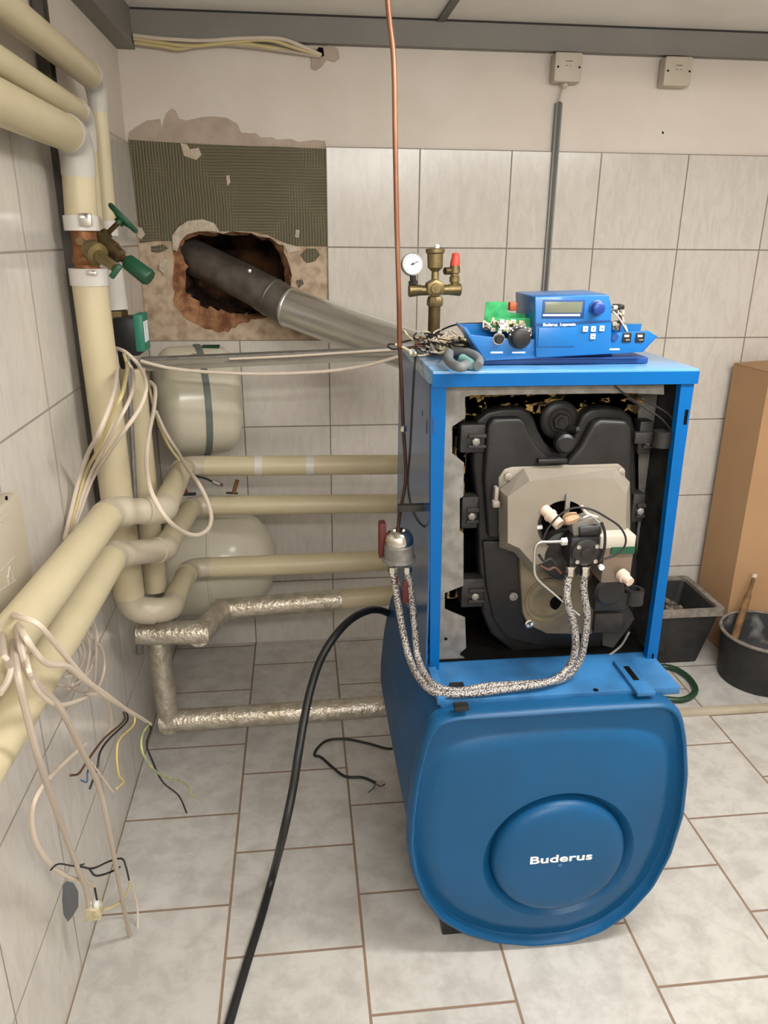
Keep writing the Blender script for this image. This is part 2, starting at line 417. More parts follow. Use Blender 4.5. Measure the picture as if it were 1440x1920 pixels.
rect = [Vector((-.1, .01, 0)), Vector((XR, .01, 0)), Vector((XR, .01, ZC)), Vector((-.1, .01, ZC))]
es = []
for loop in (rect, [Vector((p.x, .01, p.z)) for p in outer]):
    vv = [bm.verts.new(p) for p in loop]; es += [bm.edges.new((vv[i], vv[(i+1) % len(vv)])) for i in range(len(vv))]
bmesh.ops.triangle_fill(bm, edges=es, use_beauty=True)
bb = [bm.verts.new(p) for p in [(-.1, .5, 0), (XR, .5, 0), (XR, .5, ZC), (-.1, .5, ZC)]]
ff = [bm.verts.new(p) for p in rect]
ring_bm(bm, ff, bb); bm.faces.new(bb)
wb = struct(link('wall_back', bm, M['plaster']))
boxes('tiling', [((.675, 0, 0), (XR, .0098, 1.9517)), ((0, 0, 0), (.675, .0098, 1.2845))], M['wall_tile'], wb)
bm = bmesh.new()
A = [bm.verts.new((p.x, .004, p.z)) for p in outer]; B = [bm.verts.new((p.x+random.uniform(-.004, .004), .045, p.z+random.uniform(-.004, .004))) for p in inner]
ring_bm(bm, A, B); link('broken_brick', bm, M['brick'], wb)
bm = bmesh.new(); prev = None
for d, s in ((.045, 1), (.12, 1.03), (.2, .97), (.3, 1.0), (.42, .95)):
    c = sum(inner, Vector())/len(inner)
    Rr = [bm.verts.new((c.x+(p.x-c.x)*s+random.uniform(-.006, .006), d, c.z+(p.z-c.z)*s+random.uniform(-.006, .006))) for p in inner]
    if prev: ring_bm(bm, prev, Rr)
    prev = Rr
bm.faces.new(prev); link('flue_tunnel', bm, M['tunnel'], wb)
# exposed render under the missing tiles (one storey of tiles), with the same hole
rp = [Vector((0.001, .006, 1.2845)), Vector((.675, .006, 1.2845)), Vector((.675, .006, 1.70)), Vector((0.001, .006, 1.70))]
prism('bare_render', rp, (0, .003, 0), M['render'], wb, holes=[[Vector((p.x, .006, p.z)) for p in outer]])
adh = ys([(241,262),(300,266),(380,270),(470,274),(520,275),(612,279),(613,462),(575,462),(545,461),(520,449),(500,440),(470,434),(440,433),(412,434),(404,420),(380,412),(352,415),(336,428),(325,452),(290,452),(262,456)], .003)
prism('tile_adhesive', adh, (0, .0045, 0), M['comb'], wb)
sp = ys([(240,264),(242,248),(255,238),(275,226),(300,223),(303,240),(312,212),(322,203),(330,208),(335,222),(350,226),(375,220),(400,218),(425,221),(445,232),(452,248),(470,250),(480,249),(490,258),(510,257),(520,262),(545,260),(560,266),(590,262),(610,264),(612,278),(560,276),(520,277),(470,275),(380,271),(300,267)], .008)
prism('scraped_paint', sp, (0, .002, 0), M['scrape'], wb)
gy = ys([(324,468),(322,442),(334,426),(352,414),(380,411),(400,418),(411,436),(398,434),(372,434),(350,440),(338,452),(332,472)], -.004)
prism('broken_plaster', gy, (0, .012, 0), M['gypsum'], wb, bev=.002)
for pts in ([(338,268),(350,270),(356,280),(372,277),(378,290),(368,300),(356,296),(345,292)], [(424,330),(430,328),(432,342),(426,348)], [(555,430),(562,432),(560,446),(553,444)], [(258,425),(266,428),(272,440),(264,449),(257,442)], [(530,455),(560,463),(566,470),(540,474)],[(300,488),(312,486),(318,500),(308,514),(298,505)]):
    prism('plaster_crumb', ys(pts, -.001), (0, .006, 0), M['gypsum'], wb)
for pts in ([(563,478),(575,466),(592,466),(600,478),(590,490),(575,493)], [(283,462),(305,458),(316,466),(300,474),(284,472)], [(556,526),(566,524),(570,532),(560,540)]):
    prism('mortar_remnant', ys(pts, .002), (0, .004, 0), M['comb'], wb)
# cable hole with filler under the beam
prism('filler_patch', ys([(583,104),(590,92),(606,86),(622,84),(634,92),(637,108),(628,116),(612,112),(604,124),(592,132),(584,128)], .004), (0, .006, 0), M['scrape'], wb, bev=.001)
prism('cable_hole', ys([(592,98),(598,88),(606,90),(608,104),(600,108)], .0025), (0, .001, 0), M['soot_hollow'], wb)
cyl('drill_hole', at(1242, 249, y=.0095), at(1242, 249, y=.012), .005, M['soot_hollow'], wb, 12)
# grey beams under the ceiling
b1 = struct(box('trim_1', (.05, -.03, 2.262), (XR, .01, 2.338), M['beam']))
struct(box('trim_2', (-.008, YF, 2.232), (.05, .01, ZC), M['beam']))
struct(box('trim_3', (1.055, YF, 2.335), (1.08, -.03, ZC), M['seam']))
struct(box('trim_4', (.05, -.028, 2.338), (XR, .01, ZC), M['joint_dark']))
# ------------------------------------------------------------------ insulated pipes of the left wall
# three pipes coming along the left wall under the ceiling and turning down
def insulated(name, label, P, r, rad, extra=None, group='insulated heating pipes', **kw):
    t = thing(name, P[0], label, 'pipe', group); pipe(t, P, r, rad, M['pvc'], M['elbow'], **kw); return t
C0 = Vector((.085, -1.0, 0))
# lowest of the three (C)
def run_down(label, P, rh, rv, rad, band, bandr):
    t = thing('insulated_pipe', tuple(P[1]), label, 'pipe')
    for i, (kind, pts) in enumerate(fillet(P, rad)):
        bm = bmesh.new(); r = (rh, rh*.5+rv*.5, rv)[i]
        if kind == 's': add_tube(bm, pts, r, 28)
        else:
            pts = extend(pts, .02); n_ = len(pts); add_tube(bm, pts, [(rh+(rv-rh)*k/(n_-1))*1.05 for k in range(n_)], 28)
        link('insulation_sleeve' if kind == 's' else 'elbow', bm, M['pvc'] if kind == 's' else M['elbow_white'], t, True)
    cyl('end_band', P[2]+Vector((0, 0, band)), P[2]-Vector((0, 0, .003)), bandr, M['tape'], t)
    return t
c1 = at(143, 258, y=-1.0); c2 = at(154, 430, y=-1.0)
pc = run_down('thick beige pipe, lowest of three along the left wall, turning down to the copper valve', [c1+Vector((0, -1.6, 0)), c1, c2], .037, .036, .06, .03, .0395)
q = at(160, 412, y=-1.04); box('foil_clip', q-Vector((.014, .004, .014)), q+Vector((.014, .004, .014)), M['chrome'], pc, .002)
b1q = at(160, 218, y=-.85); b2q = at(182, 455, y=-.85)
pb = run_down('beige pipe, middle of three along the left wall, turning down behind the lowest one', [b1q+Vector((0, -1.65, .02)), b1q, b2q], .026, .020, .055, .03, .023)
a1q = at(180, 150, y=-.66); a2q = at(204, 440, y=-.66)
pa = run_down('beige pipe, topmost of three along the left wall, turning down nearest the corner', [a1q+Vector((0, -1.9, 0)), a1q, a2q], .031, .0225, .055, .035, .026)

# copper section with two Y valves
va = thing('stop_valve', tuple(at(160, 465, y=-1.0)), 'bare copper pipe piece with bronze branch and tiny green lever between white sleeves', 'valve')
cyl('copper_body', at(155, 425, y=-1.0), at(164, 506, y=-1.0), .029, M['copper'], va)
lathe('solder_ring', at(161, 478, y=-1.0), at(163, 495, y=-1.0), [(0, .029), (.005, .032), (.017, .032), (.022, .029)], M['copper'], va)
a = at(168, 466, y=-1.03); b = at(216, 503, y=-1.10)
lathe('bonnet', a, b, [(0, .022), (.02, .022), (.024, .026), (.034, .026), (.038, .014), ((b-a).length, .010)], M['brass'], va, 20)
q = at(219, 506, y=-1.11)
box('plastic_lever', q-Vector((.006, .006, .022)), q+Vector((.006, .006, .014)), M['green'], va, .002, Matrix.Translation(q) @ Matrix.Rotation(.7, 4, 'Y') @ Matrix.Translation(-q))
cyl('drain_plug', at(153, 452, y=-1.02), at(150, 452, y=-1.045), .009, M['brass_dark'], va, 14)

vb = thing('stop_valve', tuple(at(200, 470, y=-.95)), 'bronze check valve with long dark green grip knob pointing at the broken wall', 'valve')
a = at(182, 448, y=-.93); b = at(238, 490, y=-.96)
lathe('bonnet', a, b, [(0, .020), (.03, .023), (.05, .023), (.052, .018), ((b-a).length-.02, .018), ((b-a).length-.015, .010), ((b-a).length, .010)], M['brass_dark'], vb, 20)
a = at(236, 488, y=-.96); b = at(281, 522, y=-.98); L = (b-a).length
lathe('grip_knob', a, b, [(0, .010), (.004, .018), (.010, .0195), (L-.004, .0215), (L, .019)], M['green'], vb, 9)

vd = thing('stop_valve', tuple(at(190, 448, y=-.9)), 'bronze valve with round green handwheel tilted towards the broken wall', 'valve')
a = at(172, 466, y=-.90); b = at(228, 412, y=-.93); L = (b-a).length
lathe('bonnet', a, b, [(0, .020), (.045, .021), (.05, .016), (.06, .014), (.065, .006), (L, .006)], M['brass_dark'], vd, 18)
d = Vector((.72, .12, .66)).normalized()
wc = at(231, 409, y=-.93)
bm = bmesh.new(); N = d.orthogonal().normalized(); B = d.cross(N)
ringp = [wc+(N*math.cos(2*PI*k/28)+B*math.sin(2*PI*k/28))*.038 for k in range(29)]
add_tube(bm, ringp, .0065, 8, False)
for k in range(4):
    q = (N*math.cos(PI*k/2)+B*math.sin(PI*k/2)); add_tube(bm, [wc-d*.008, wc+q*.038], .006, 8)
add_tube(bm, [wc-d*.018, wc+d*.006], .012, 12)
link('handwheel', bm, M['green'], vd, True)

# sleeve below the valves, looping to the third horizontal run
p3 = thing('insulated_pipe', (.08, -1.0, 1.0), 'thick beige pipe dropping from the copper valve into the third horizontal run', 'pipe')
Pm = [at(165, 504, y=-1.0), at(246, 1146, y=-1.0), at(318, 1144, y=-.975), at(354, 1066, y=-.55), at(745, 1050, y=-.55)]
for i, (kind, pts) in enumerate(fillet(Pm, .06)):
    r = (.041, .036, .032, .033, .032, .034, .035)[i]
    bm = bmesh.new(); add_tube(bm, pts if kind == 's' else extend(pts, .015), r*(1 if kind == 's' else 1.05), 28)
    link('insulation_sleeve' if kind == 's' and i != 2 else 'elbow', bm, M['pvc'] if kind == 's' and i != 2 else M['elbow'], p3, True)
cyl('end_band', at(165, 503, y=-1.0), at(168.5, 535, y=-1.0), .044, M['tape'], p3)
q = at(172, 512, y=-1.045); box('foil_clip', q-Vector((.012, .003, .005)), q+Vector((.012, .003, .005)), M['chrome'], p3, .002)

# foreground pipes D and E: along the left wall, elbows, then two horizontal runs
D0 = at(206, 960, x=.12); Dn = at(60, 1146, x=.12); E0 = at(213, 1040, x=.115); En = at(60, 1285, x=.115)
def fore(label, P0, Pn, rest, radii):
    t = thing('insulated_pipe', tuple(P0), label, 'pipe')
    P = [P0+(Pn-P0).normalized()*1.75, P0]+rest
    for i, (kind, pts) in enumerate(fillet(P, .055)):
        r = radii[i]; bm = bmesh.new(); add_tube(bm, pts if kind == 's' else extend(pts, .02), r*(1 if kind == 's' else 1.05), 28)
        link('insulation_sleeve' if kind == 's' and i != 2 else 'elbow', bm, M['pvc'] if kind == 's' and i != 2 else M['elbow'], t, True)
    return t
RR = (.0345, .0335, .031, .032, .032, .033, .034)
pd = fore('upper of two thick pipes from the lower left edge, becoming the topmost horizontal run', D0, Dn, [at(305, 957, y=-1.18), at(345, 874, y=-.44), at(752, 871, y=-.44)], RR)
for px in (484, 580):
    a = at(px-6, 872.5, y=-.44); b = at(px+8, 872.5, y=-.44); cyl('joint_tape', a, b, .0352, M['tape'], pd)
pe = fore('lower of two thick pipes from the lower left edge, becoming the second horizontal run', E0, En, [at(308, 1030, y=-1.08), at(360, 948, y=-.44), at(752, 944, y=-.44)], RR)

# slimmer riser behind, coming down from the circulator pump
px_ = at(262, 760, y=-.68)
pr_ = thing('insulated_pipe', (px_.x, -.68, .9), 'slim beige riser below the black circulator pump, behind the pale cables', 'pipe')
cyl('insulation_sleeve', at(248, 690, y=-.68), at(292, 1105, y=-.68), .036, M['pvc'], pr_)
cyl('steel_rod', at(238, 640, y=-.72), at(262, 1100, y=-.86), .007, M['galv'], pr_, 10)

# circulator pump
pp = thing('circulator_pump', tuple(at(235, 630, y=-.68)), 'black circulator pump with teal control cap on the pipe in the corner', 'pump')
c0 = at(215, 622, y=-.68); c1 = at(262, 628, y=-.72)
cyl('pump_volute', at(214, 596, y=-.68), at(232, 668, y=-.68), .034, M['iron_rough'], pp)
m0 = at(217, 668, y=-.74); m1 = at(256, 596, y=-.74)
box('motor', (m0.x, -.74, m0.z), (m1.x, -.64, m1.z), M['black'], pp, .006)
k0 = at(255, 660, y=-.745); k1 = at(266, 590, y=-.745)
box('control_cap', (k0.x, -.745, k0.z), (k1.x, -.66, k1.z), M['teal'], pp, .004)
box('cap_label', (k1.x-.001, -.735, k0.z+.025), (k1.x+.0015, -.68, k1.z-.02), M['white_print'], pp)
cyl('insulation_sleeve', at(206, 505, y=-.68), at(217, 580, y=-.68), .034, M['tape'], pp)
cyl('union_flange', at(212, 582, y=-.68), at(214, 600, y=-.68), .040, M['brass_dark'], pp, 8)
cyl('insulation_sleeve', at(233, 666, y=-.68), at(246, 700, y=-.68), .022, M['black'], pp)

# foil wrapped pipes
zf = .47
pf = thing('foil_wrapped_pipe', (.25, -.5, .45), 'crinkled foil wrapped pipe, lowest run before the floor pipe, stepping down on the left', 'pipe')
yf = -.55
f0 = at(716, 1115, y=yf); f1 = at(640, 1124, y=yf); f2 = at(406, 1143, y=yf); f3 = at(372, 1186, y=-.78); f4 = at(258, 1188, y=-.78)
cyl('insulation_sleeve', f0+Vector((.1, 0, 0)), f1, .0345, M['pvc'], pf)
bm = bmesh.new(); add_tube(bm, smooth_path([f1, f1.lerp(f2, .33), f1.lerp(f2, .66), f2], 10), .037, 24); link('foil_sleeve', bm, M['foil'], pf, True)
cyl('foil_sleeve', f2+Vector((.02, 0, 0)), f3+Vector((0, -.02, 0)), .038, M['foil'], pf, 24)
cyl('foil_sleeve', f3+Vector((.035, 0, 0)), f4, .037, M['foil'], pf, 24)
pg = thing('foil_wrapped_pipe', (.1, -.72, .1), 'foil wrapped pipe dropping in the corner and running low above the floor to the tank', 'pipe')
g0 = at(295, 1195, y=-.72); g1 = at(318, 1352, y=-.72); g2 = at(725, 1324, y=-.72)
cyl('foil_sleeve', g0, g1+Vector((0, 0, -.03)), .035, M['foil'], pg, 24)
bm = bmesh.new(); add_tube(bm, smooth_path([g1-Vector((.03, 0, 0)), g1.lerp(g2, .25), g1.lerp(g2, .6), g2], 8), .037, 24); link('foil_sleeve', bm, M['foil'], pg, True)
tube('old_shutoff_stem', [at(262, 1195, y=-.8), at(262, 1225, y=-.8)], .012, M['galv'], pg, smooth=False)

# ------------------------------------------------------------------ expansion vessels
def vessel(c, ang, L, R, label, strap=True, seam=False, group=None, dome=.07):
    c = Vector(c); ax = Vector((math.cos(ang), math.sin(ang), 0))
    t = thing('expansion_vessel', tuple(c-Vector((0, 0, R))), label, 'tank')
    a = c-ax*L/2; prof = []; h = .07
    for k in range(9):
        th = PI/2*k/8; prof.append((h-h*math.cos(th), R*math.sin(th)**.62 if k else .001))
    prof2 = [(L-dome*p/h, R*(r/R)**(1.0 if dome < .1 else 1.3)) for p, r in prof[::-1]]
    lathe('shell', a, a+ax, prof+prof2, M['ivory'], t, 56)
    if seam: lathe('weld_seam', c-ax*.006-ax*.02, c+ax, [(0, R), (.002, R+.003), (.008, R+.003), (.01, R)], M['ivory'], t, 56)
    if strap:
        s = c+ax*.012
        lathe('holding_strap', s-ax*.011, s+ax, [(0, R+.0005), (.001, R+.005), (.021, R+.005), (.022, R+.0005)], M['strap'], t, 56)
        q = s+Vector((0, -R*math.cos(1.0), R*math.sin(1.0)))
        box('strap_clasp', q-Vector((.009, .006, .028)), q+Vector((.009, .006, .018)), M['chrome'], t, .002, Matrix.Translation(q) @ Matrix.Rotation(-.55, 4, 'X') @ Matrix.Translation(-q))
        q = c+ax*.06+Vector((0, -R*math.cos(1.45), R*math.sin(1.45)))
        box('green_label', q-Vector((.03, .02, .001)), q+Vector((.03, .02, .002)), M['green'], t, 0, Matrix.Translation(q) @ Matrix.Rotation(.12, 4, 'X') @ Matrix.Translation(-q))
    box('wall_bracket', (c.x-.03, c.y+R*.5, c.z-.06), (c.x+.03, .0, c.z+.06), M['galv'], t)
    return t
vessel((.200, -.235, 1.105), math.radians(14), .29, .190, 'small ivory expansion vessel with grey-green strap on the back wall below the broken hole')
vessel((.236, -.225, .485), 0, .42, .205, 'larger plain ivory expansion vessel half hidden behind the lower horizontal pipes', strap=False, seam=True, dome=.2)

# ------------------------------------------------------------------ trunking and pipe rail
tr = thing('cable_trunking', (.05, -.62, 1.28), 'grey metal cable trunking bridging the left corner and the boiler top', 'trunking')
a = at(262, 684, y=-.62); b = at(748, 663, y=-.62)
bm = bmesh.new()
def skewbox(bm, a, b, dy, dz0, dz1, dy0=0):
    v = []
    for p in (a, b):
        for (y, z) in ((dy0, dz0), (dy, dz0), (dy, dz1), (dy0, dz1)): v.append(bm.verts.new(p+Vector((0, y, z))))
    for k in range(4): bm.faces.new((v[k], v[(k+1) % 4], v[4+(k+1) % 4], v[4+k]))
    bm.faces.new(v[0:4]); bm.faces.new(v[4:8])
skewbox(bm, a, b, .04, -.019, .012); link('channel', bm, M['trunk'], tr)
bm = bmesh.new(); skewbox(bm, a, b, .045, .012, .017, -.004); link('lid', bm, M['galv'], tr)
bm = bmesh.new(); skewbox(bm, a, b, .0, -.006, -.003, -.002); link('groove_rib', bm, M['galv'], tr)

rl = thing('pipe_rail', (.02, -.9, .95), 'dark steel mounting rail fixed upright to the left wall behind the thick pipes', 'rail')
boxes('rail_channel', [((.0, -.935, .95), (.004, -.89, 2.232)), ((.004, -.935, .95), (.022, -.931, 2.232)), ((.004, -.894, .95), (.022, -.89, 2.232))], M['rail'], rl)
for z in (1.79, 1.37):
    cyl('clamp_bolt', (.012, -.915, z), (.05, -.98, z-.002), .006, M['galv'], rl, 10)

# ------------------------------------------------------------------ flue pipe
fl = thing('flue_pipe', (.18, .1, 1.5), 'shiny steel flue pipe sloping from the broken wall hole down to the boiler', 'pipe')
F0 = at(352, 478, y=.14); F1 = at(470, 535, y=-.02); F2 = at(540, 575, y=-.10); F3 = at(640, 612, y=-.22); F4 = at(800, 668, y=-.45)
def fseg(name, pts, r, m, k=8): return tube(name, pts, r, m, fl, 36, k=k)
fseg('old_section', [F0, F0.lerp(F1, .5), F1, F1.lerp(F2, .4)], .066, M['steel_old'])
fseg('sleeve_joint', [F1.lerp(F2, .35), F2], .0685, M['steel_old'])
lathe('crimped_ring', F2, F3, [(0, .069), (.004, .072), (.01, .072), (.014, .069)], M['steel'], fl, 36)
fseg('new_section', [F2, F3, F3.lerp(F4, .5), F4], .069, M['steel'])
b1_ = (F4-F3).normalized()
lathe('crimped_ring', F2.lerp(F1, .45), F2, [(0, .069), (.003, .071), (.006, .071), (.009, .069)], M['steel_old'], fl, 36)
box('inspection_tab', at(468, 508, y=-.09)-Vector((.006, .004, .006)), at(468, 508, y=-.09)+Vector((.006, .004, .006)), M['steel'], fl, .002)

# ------------------------------------------------------------------ junction boxes and conduit
def jbox(x0, z0, x1, z1, label):
    t = thing('junction_box', ((x0+x1)/2, 0, z0), label, 'junction box', None)
    box('base', (x0+.002, -.03, z0+.002), (x1-.002, .0095, z1-.002), M['jbox'], t, .004)
    box('cover', (x0, -.05, z0), (x1, -.028, z1), M['jbox'], t, .009)
    for x in (x0+.012, x1-.012): cyl('cover_screw', (x, -.05, (z0+z1)/2), (x, -.0512, (z0+z1)/2), .0035, M['soot_hollow'], t, 10)
    cx = (x0+x1)/2; 
    boxes('moulded_mark', [((cx-.012, -.0512, z0+.064), (cx+.012, -.049, z0+.0655)), ((cx-.01, -.0512, z0+.05), (cx-.004, -.049, z0+.0515)), ((cx+.004, -.0512, z0+.05), (cx+.008, -.049, z0+.0515))], M['galv_dark'], t)
    for dx in (-.02, .02): cyl('cable_gland', (cx+dx, -.02, z1-.004), (cx+dx, -.02, 2.262), .007, M['black'], t, 12)
    return t
jbox(1.465, 2.165, 1.565, 2.258, 'grey square junction box above the wall conduit, left of the two under the beam')
jbox(1.862, 2.163, 1.965, 2.257, 'grey square junction box without conduit, right of the two under the beam')
cn = thing('wall_conduit', (1.503, 0, 1.0), 'grey plastic cable conduit running down the back wall from the left junction box', 'conduit')
boxes('duct', [((1.492, -.014, .75), (1.516, .009, 2.108))], M['conduit'], cn, .002)
boxes('duct_edge', [((1.499, -.0165, .75), (1.509, -.0135, 2.11))], M['rail'], cn)
tube('cable', [(1.515, -.02, 2.163), (1.507, -.015, 2.14), (1.503, -.008, 2.10)], .004, M['cable_grey'], cn)
lathe('gland', (1.515, -.02, 2.168), (1.515, -.02, 2.14), [(0, .012), (.01, .012), (.018, .005)], M['jbox'], cn, 14)

# cables under the beam
def cable(label, pts, r, m, group=None, cat='cable', name='cable', k=8, seg=8):
    P = path(pts) if not isinstance(pts[0], Vector) else pts
    o = tube(name, P, r, m, None, seg, k=k)
    tag(o, label, cat, group); return o
bc = [([(250,66),(300,72),(380,76),(450,72),(520,72),(560,84),(602,103)], 'cable_white', 'palest uppermost cable clipped along the underside of the grey beam'),
      ([(250,72),(300,80),(360,86),(430,80),(500,75),(555,90),(601,104)], 'cable_yellow', 'yellowed cable just under the palest one along the grey beam'),
      ([(252,80),(310,88),(335,92),(370,86),(430,80),(500,88),(600,105)], 'cable_yellow', 'yellowed cable that sags lowest near the left beam corner'),
      ([(252,76),(330,82),(400,82),(470,87),(540,96),(600,106)], 'cable_grey', 'greyish cable lowest of the bunch where it enters the plastered hole')]
for i, (p, mk, lb) in enumerate(bc):
    cable(lb, [(x, y, 'y', -.036+.006*i if j < len(p)-1 else .002) for j, (x, y) in enumerate(p)], .006, M[mk], 'cables below the grey beam')
# ------------------------------------------------------------------ hot water tank
YT = -1.60
TC = Vector((1.09, YT, .36))
tp = [(852,1344),(820,1352),(802,1372),(790,1410),(776,1470),(766,1540),(764,1590),(772,1640),(792,1690),(825,1730),(870,1756),(930,1773),(1000,1779),(1070,1772),(1130,1752),(1182,1718),(1228,1668),(1262,1606),(1286,1530),(1294,1455),(1291,1390),(1284,1345),(1272,1326),(1250,1319),(1150,1324),(1050,1330),(950,1337)]
TO = ys(tp, YT)
def resample(P, c, n=240):
    # by polar angle about c
    out = []; segs = [(P[i]-c, P[(i+1) % len(P)]-c) for i in range(len(P))]
    for k in range(n):
        th = 2*PI*k/n; d = Vector((math.cos(th), 0, math.sin(th))); best = 0
        for a, b in segs:
            e = b-a; den = d.x*e.z-d.z*e.x
            if abs(den) < 1e-12: continue
            t = (a.x*e.z-a.z*e.x)/den; s = (a.x*d.z-a.z*d.x)/den
            if t > 0 and -1e-6 <= s <= 1+1e-6: best = max(best, t)
        out.append(best)
    # light smoothing
    for _ in range(3): out = [(out[i-1]+2*out[i]+out[(i+1) % n])/4 for i in range(n)]
    return out
RT = resample(TO, TC)
def loopv(bm, R, c, y, s=1.0, off=0.0):
    n = len(R); return [bm.verts.new((c.x+math.cos(2*PI*k/n)*(R[k]*s+off), y, c.z+math.sin(2*PI*k/n)*(R[k]*s+off))) for k in range(n)]
def loft(bm, loops, cap0=True, cap1=True):
    for a, b in zip(loops, loops[1:]):
        n = len(a)
        for k in range(n): bm.faces.new((a[k], a[(k+1) % n], b[(k+1) % n], b[k]))
    if cap0: bm.faces.new(loops[0])
    if cap1: bm.faces.new(loops[-1])
tank = thing('hot_water_tank', (1.09, -1.2, 0), 'blue horizontal hot water tank with round boss on its front, carrying the open boiler', 'tank')
bm = bmesh.new()
loft(bm, [loopv(bm, RT, TC, y, 1, o) for y, o in ((-1.555, -.014), (-1.3, -.012), (-.9, -.012), (-.86, -.03))])
link('tank_body', bm, M['tank_side'], tank, True)
# front cover: outer edge, raised rim, sunken panel, ring groove, boss
panel = resample(ys([(905,1392),(850,1408),(826,1432),(808,1490),(798,1560),(800,1620),(822,1676),(862,1716),(930,1744),(1000,1750),(1070,1744),(1130,1720),(1190,1670),(1228,1600),(1250,1520),(1258,1440),(1250,1400),(1220,1382),(1170,1374),(1050,1376)], YT), TC)
panel = [min(p, r-.036) for p, r in zip(panel, RT)]
for _ in range(6): panel = [(panel[i-1]+2*panel[i]+panel[(i+1) % len(panel)])/4 for i in range(len(panel))]
bm = bmesh.new()
n = len(RT)
BC = at(1048, 1606, y=YT)-TC
def circle_loop(r, y):
    vs = []
    for k in range(n):
        th = 2*PI*k/n; vs.append(bm.verts.new((TC.x+BC.x+math.cos(th)*r, y, TC.z+BC.z+math.sin(th)*r*1.0)))
    return vs
RB = .166
loops = [loopv(bm, RT, TC, -1.553, 1, -.003), loopv(bm, RT, TC, -1.584, 1, 0), loopv(bm, RT, TC, -1.596, 1, -.003), loopv(bm, RT, TC, -1.601, 1, -.009),
         loopv(bm, RT, TC, -1.600, 1, -.014), loopv(bm, RT, TC, -1.584, 1, -.018), loopv(bm, RT, TC, -1.579, 1, -.022), loopv(bm, panel, TC, -1.582, 1.0, .010), loopv(bm, panel, TC, -1.587, 1, .002), loopv(bm, panel, TC, -1.592, 1, -.008), loopv(bm, panel, TC, -1.596, 1, -.022), loopv(bm, panel, TC, -1.598, .88),
         circle_loop(RB+.016, -1.600), circle_loop(RB+.008, -1.592), circle_loop(RB-.006, -1.576)]
loft(bm, loops, True, True)
link('front_cover', bm, M['tank_blue'], tank, True)
bm = bmesh.new()
bcx = Vector((TC.x+BC.x, -1.576, TC.z+BC.z))
add_lathe(bm, bcx, bcx+Vector((0, -1, 0)), [(0, RB-.006), (.018, RB-.006), (.028, RB-.010), (.036, RB-.018), (.040, RB-.030), (.042, RB-.05), (.042, .001)], 72)
link('round_boss', bm, M['tank_blue'], tank, True)
# lettering on the boss
cu = bpy.data.curves.new('maker_name', 'FONT'); cu.body = 'Buderus'; cu.size = .044; cu.extrude = .0006; cu.offset = .0009; cu.align_x = 'CENTER'; cu.align_y = 'CENTER'; cu.space_character = 1.02
tmp = bpy.data.objects.new('tmp', cu); COL.objects.link(tmp)
bpy.context.view_layer.update()
me = bpy.data.meshes.new_from_object(tmp.evaluated_get(bpy.context.evaluated_depsgraph_get()))
bpy.data.objects.remove(tmp)
tx = bpy.data.objects.new('maker_name', me); COL.objects.link(tx); me.materials.clear(); me.materials.append(M['white_print'])
tc = at(1052, 1610, y=-1.6185)
me.transform(Matrix.Translation(tc) @ Matrix.Rotation(PI/2, 4, 'X') @ Matrix.Diagonal((1.02, .66, 1, 1)))
tx.parent = tank; tx.matrix_parent_inverse = Matrix.Translation(-Vector(tank.location))
cyl('centre_screw', at(1050, 1621, y=-1.617), at(1050, 1621, y=-1.6190), .005, M['console_dark'], tank, 12)
# deck, brackets, feet
ZD = .702
box('top_deck', (.845, -1.555, ZD-.02), (1.395, -.9, ZD), M['deck'], tank, .003)
boxes('deck_flange', [((.838, -1.556, ZD-.012), (.856, -1.2, ZD+.008))], M['deck'], tank, .002)
def bracket(px, py):
    p = at(px, py, z=ZD)
    b_ = boxes('slotted_bracket', [((p.x-.020, p.y-.06, ZD), (p.x+.022, p.y+.08, ZD+.010))], M['deck'], tank, .001)
    box('slot', (p.x-.008, p.y-.01, ZD+.009), (p.x+.006, p.y+.05, ZD+.0104), M['soot_hollow'], b_)
bracket(1190, 1278)
for (px, py) in ((866, 1328), (858, 1290)):
    p = at(px, py, z=ZD); boxes('latch_clip', [((p.x-.018, p.y-.012, ZD), (p.x+.014, p.y+.01, ZD+.010))], M['black'], tank, .002)
for (px, py) in ((1117, 1294),): 
    p = at(px, py, z=ZD); cyl('deck_screw_hole', p, p+Vector((0, 0, .001)), .006, M['soot_hollow'], tank, 12)
for x in (.905, 1.32):
    boxes('foot', [((x-.03, -1.54, 0), (x+.03, -1.44, .10))], M['black'], tank, .004)
    boxes('foot', [((x-.03, -1.02, 0), (x+.03, -.92, .10))], M['black'], tank, .004)

# ------------------------------------------------------------------ boiler
YB = -1.43
XL, XRr, ZB, ZT = .832, 1.392, ZD+.002, 1.397
bo = thing('oil_boiler', (1.11, -1.15, ZD), 'blue oil boiler casing on the tank, open, showing black iron door and burner', 'boiler')
T_ = .003
lp = box('side_panel', (XL, YB+.004, ZB), (XL+.004, -.87, ZT-.03), M['blue_side'], bo)
for (px, py, w_, h_) in ((792, 775, .004, .012), (800, 800, .003, .03)):
    q = at(px, py, x=XL); box('scratch', (XL-.0008, q.y-w_, q.z-h_/2), (XL+.001, q.y+w_, q.z+h_/2), M['rail'], lp)
box('side_panel', (XRr-.004, YB+.004, ZB), (XRr, -.87, ZT-.03), M['blue_side'], bo)
box('shade_liner', (XRr-.010, YB+.03, ZB), (XRr-.005, -.88, ZT-.035), M['galv_dark'], bo)  # dark sheet added to paint the shaded gap beside the right post
box('back_panel', (XL+.004, -.874, ZB), (XRr-.004, -.87, ZT-.03), M['galv_dark'], bo)
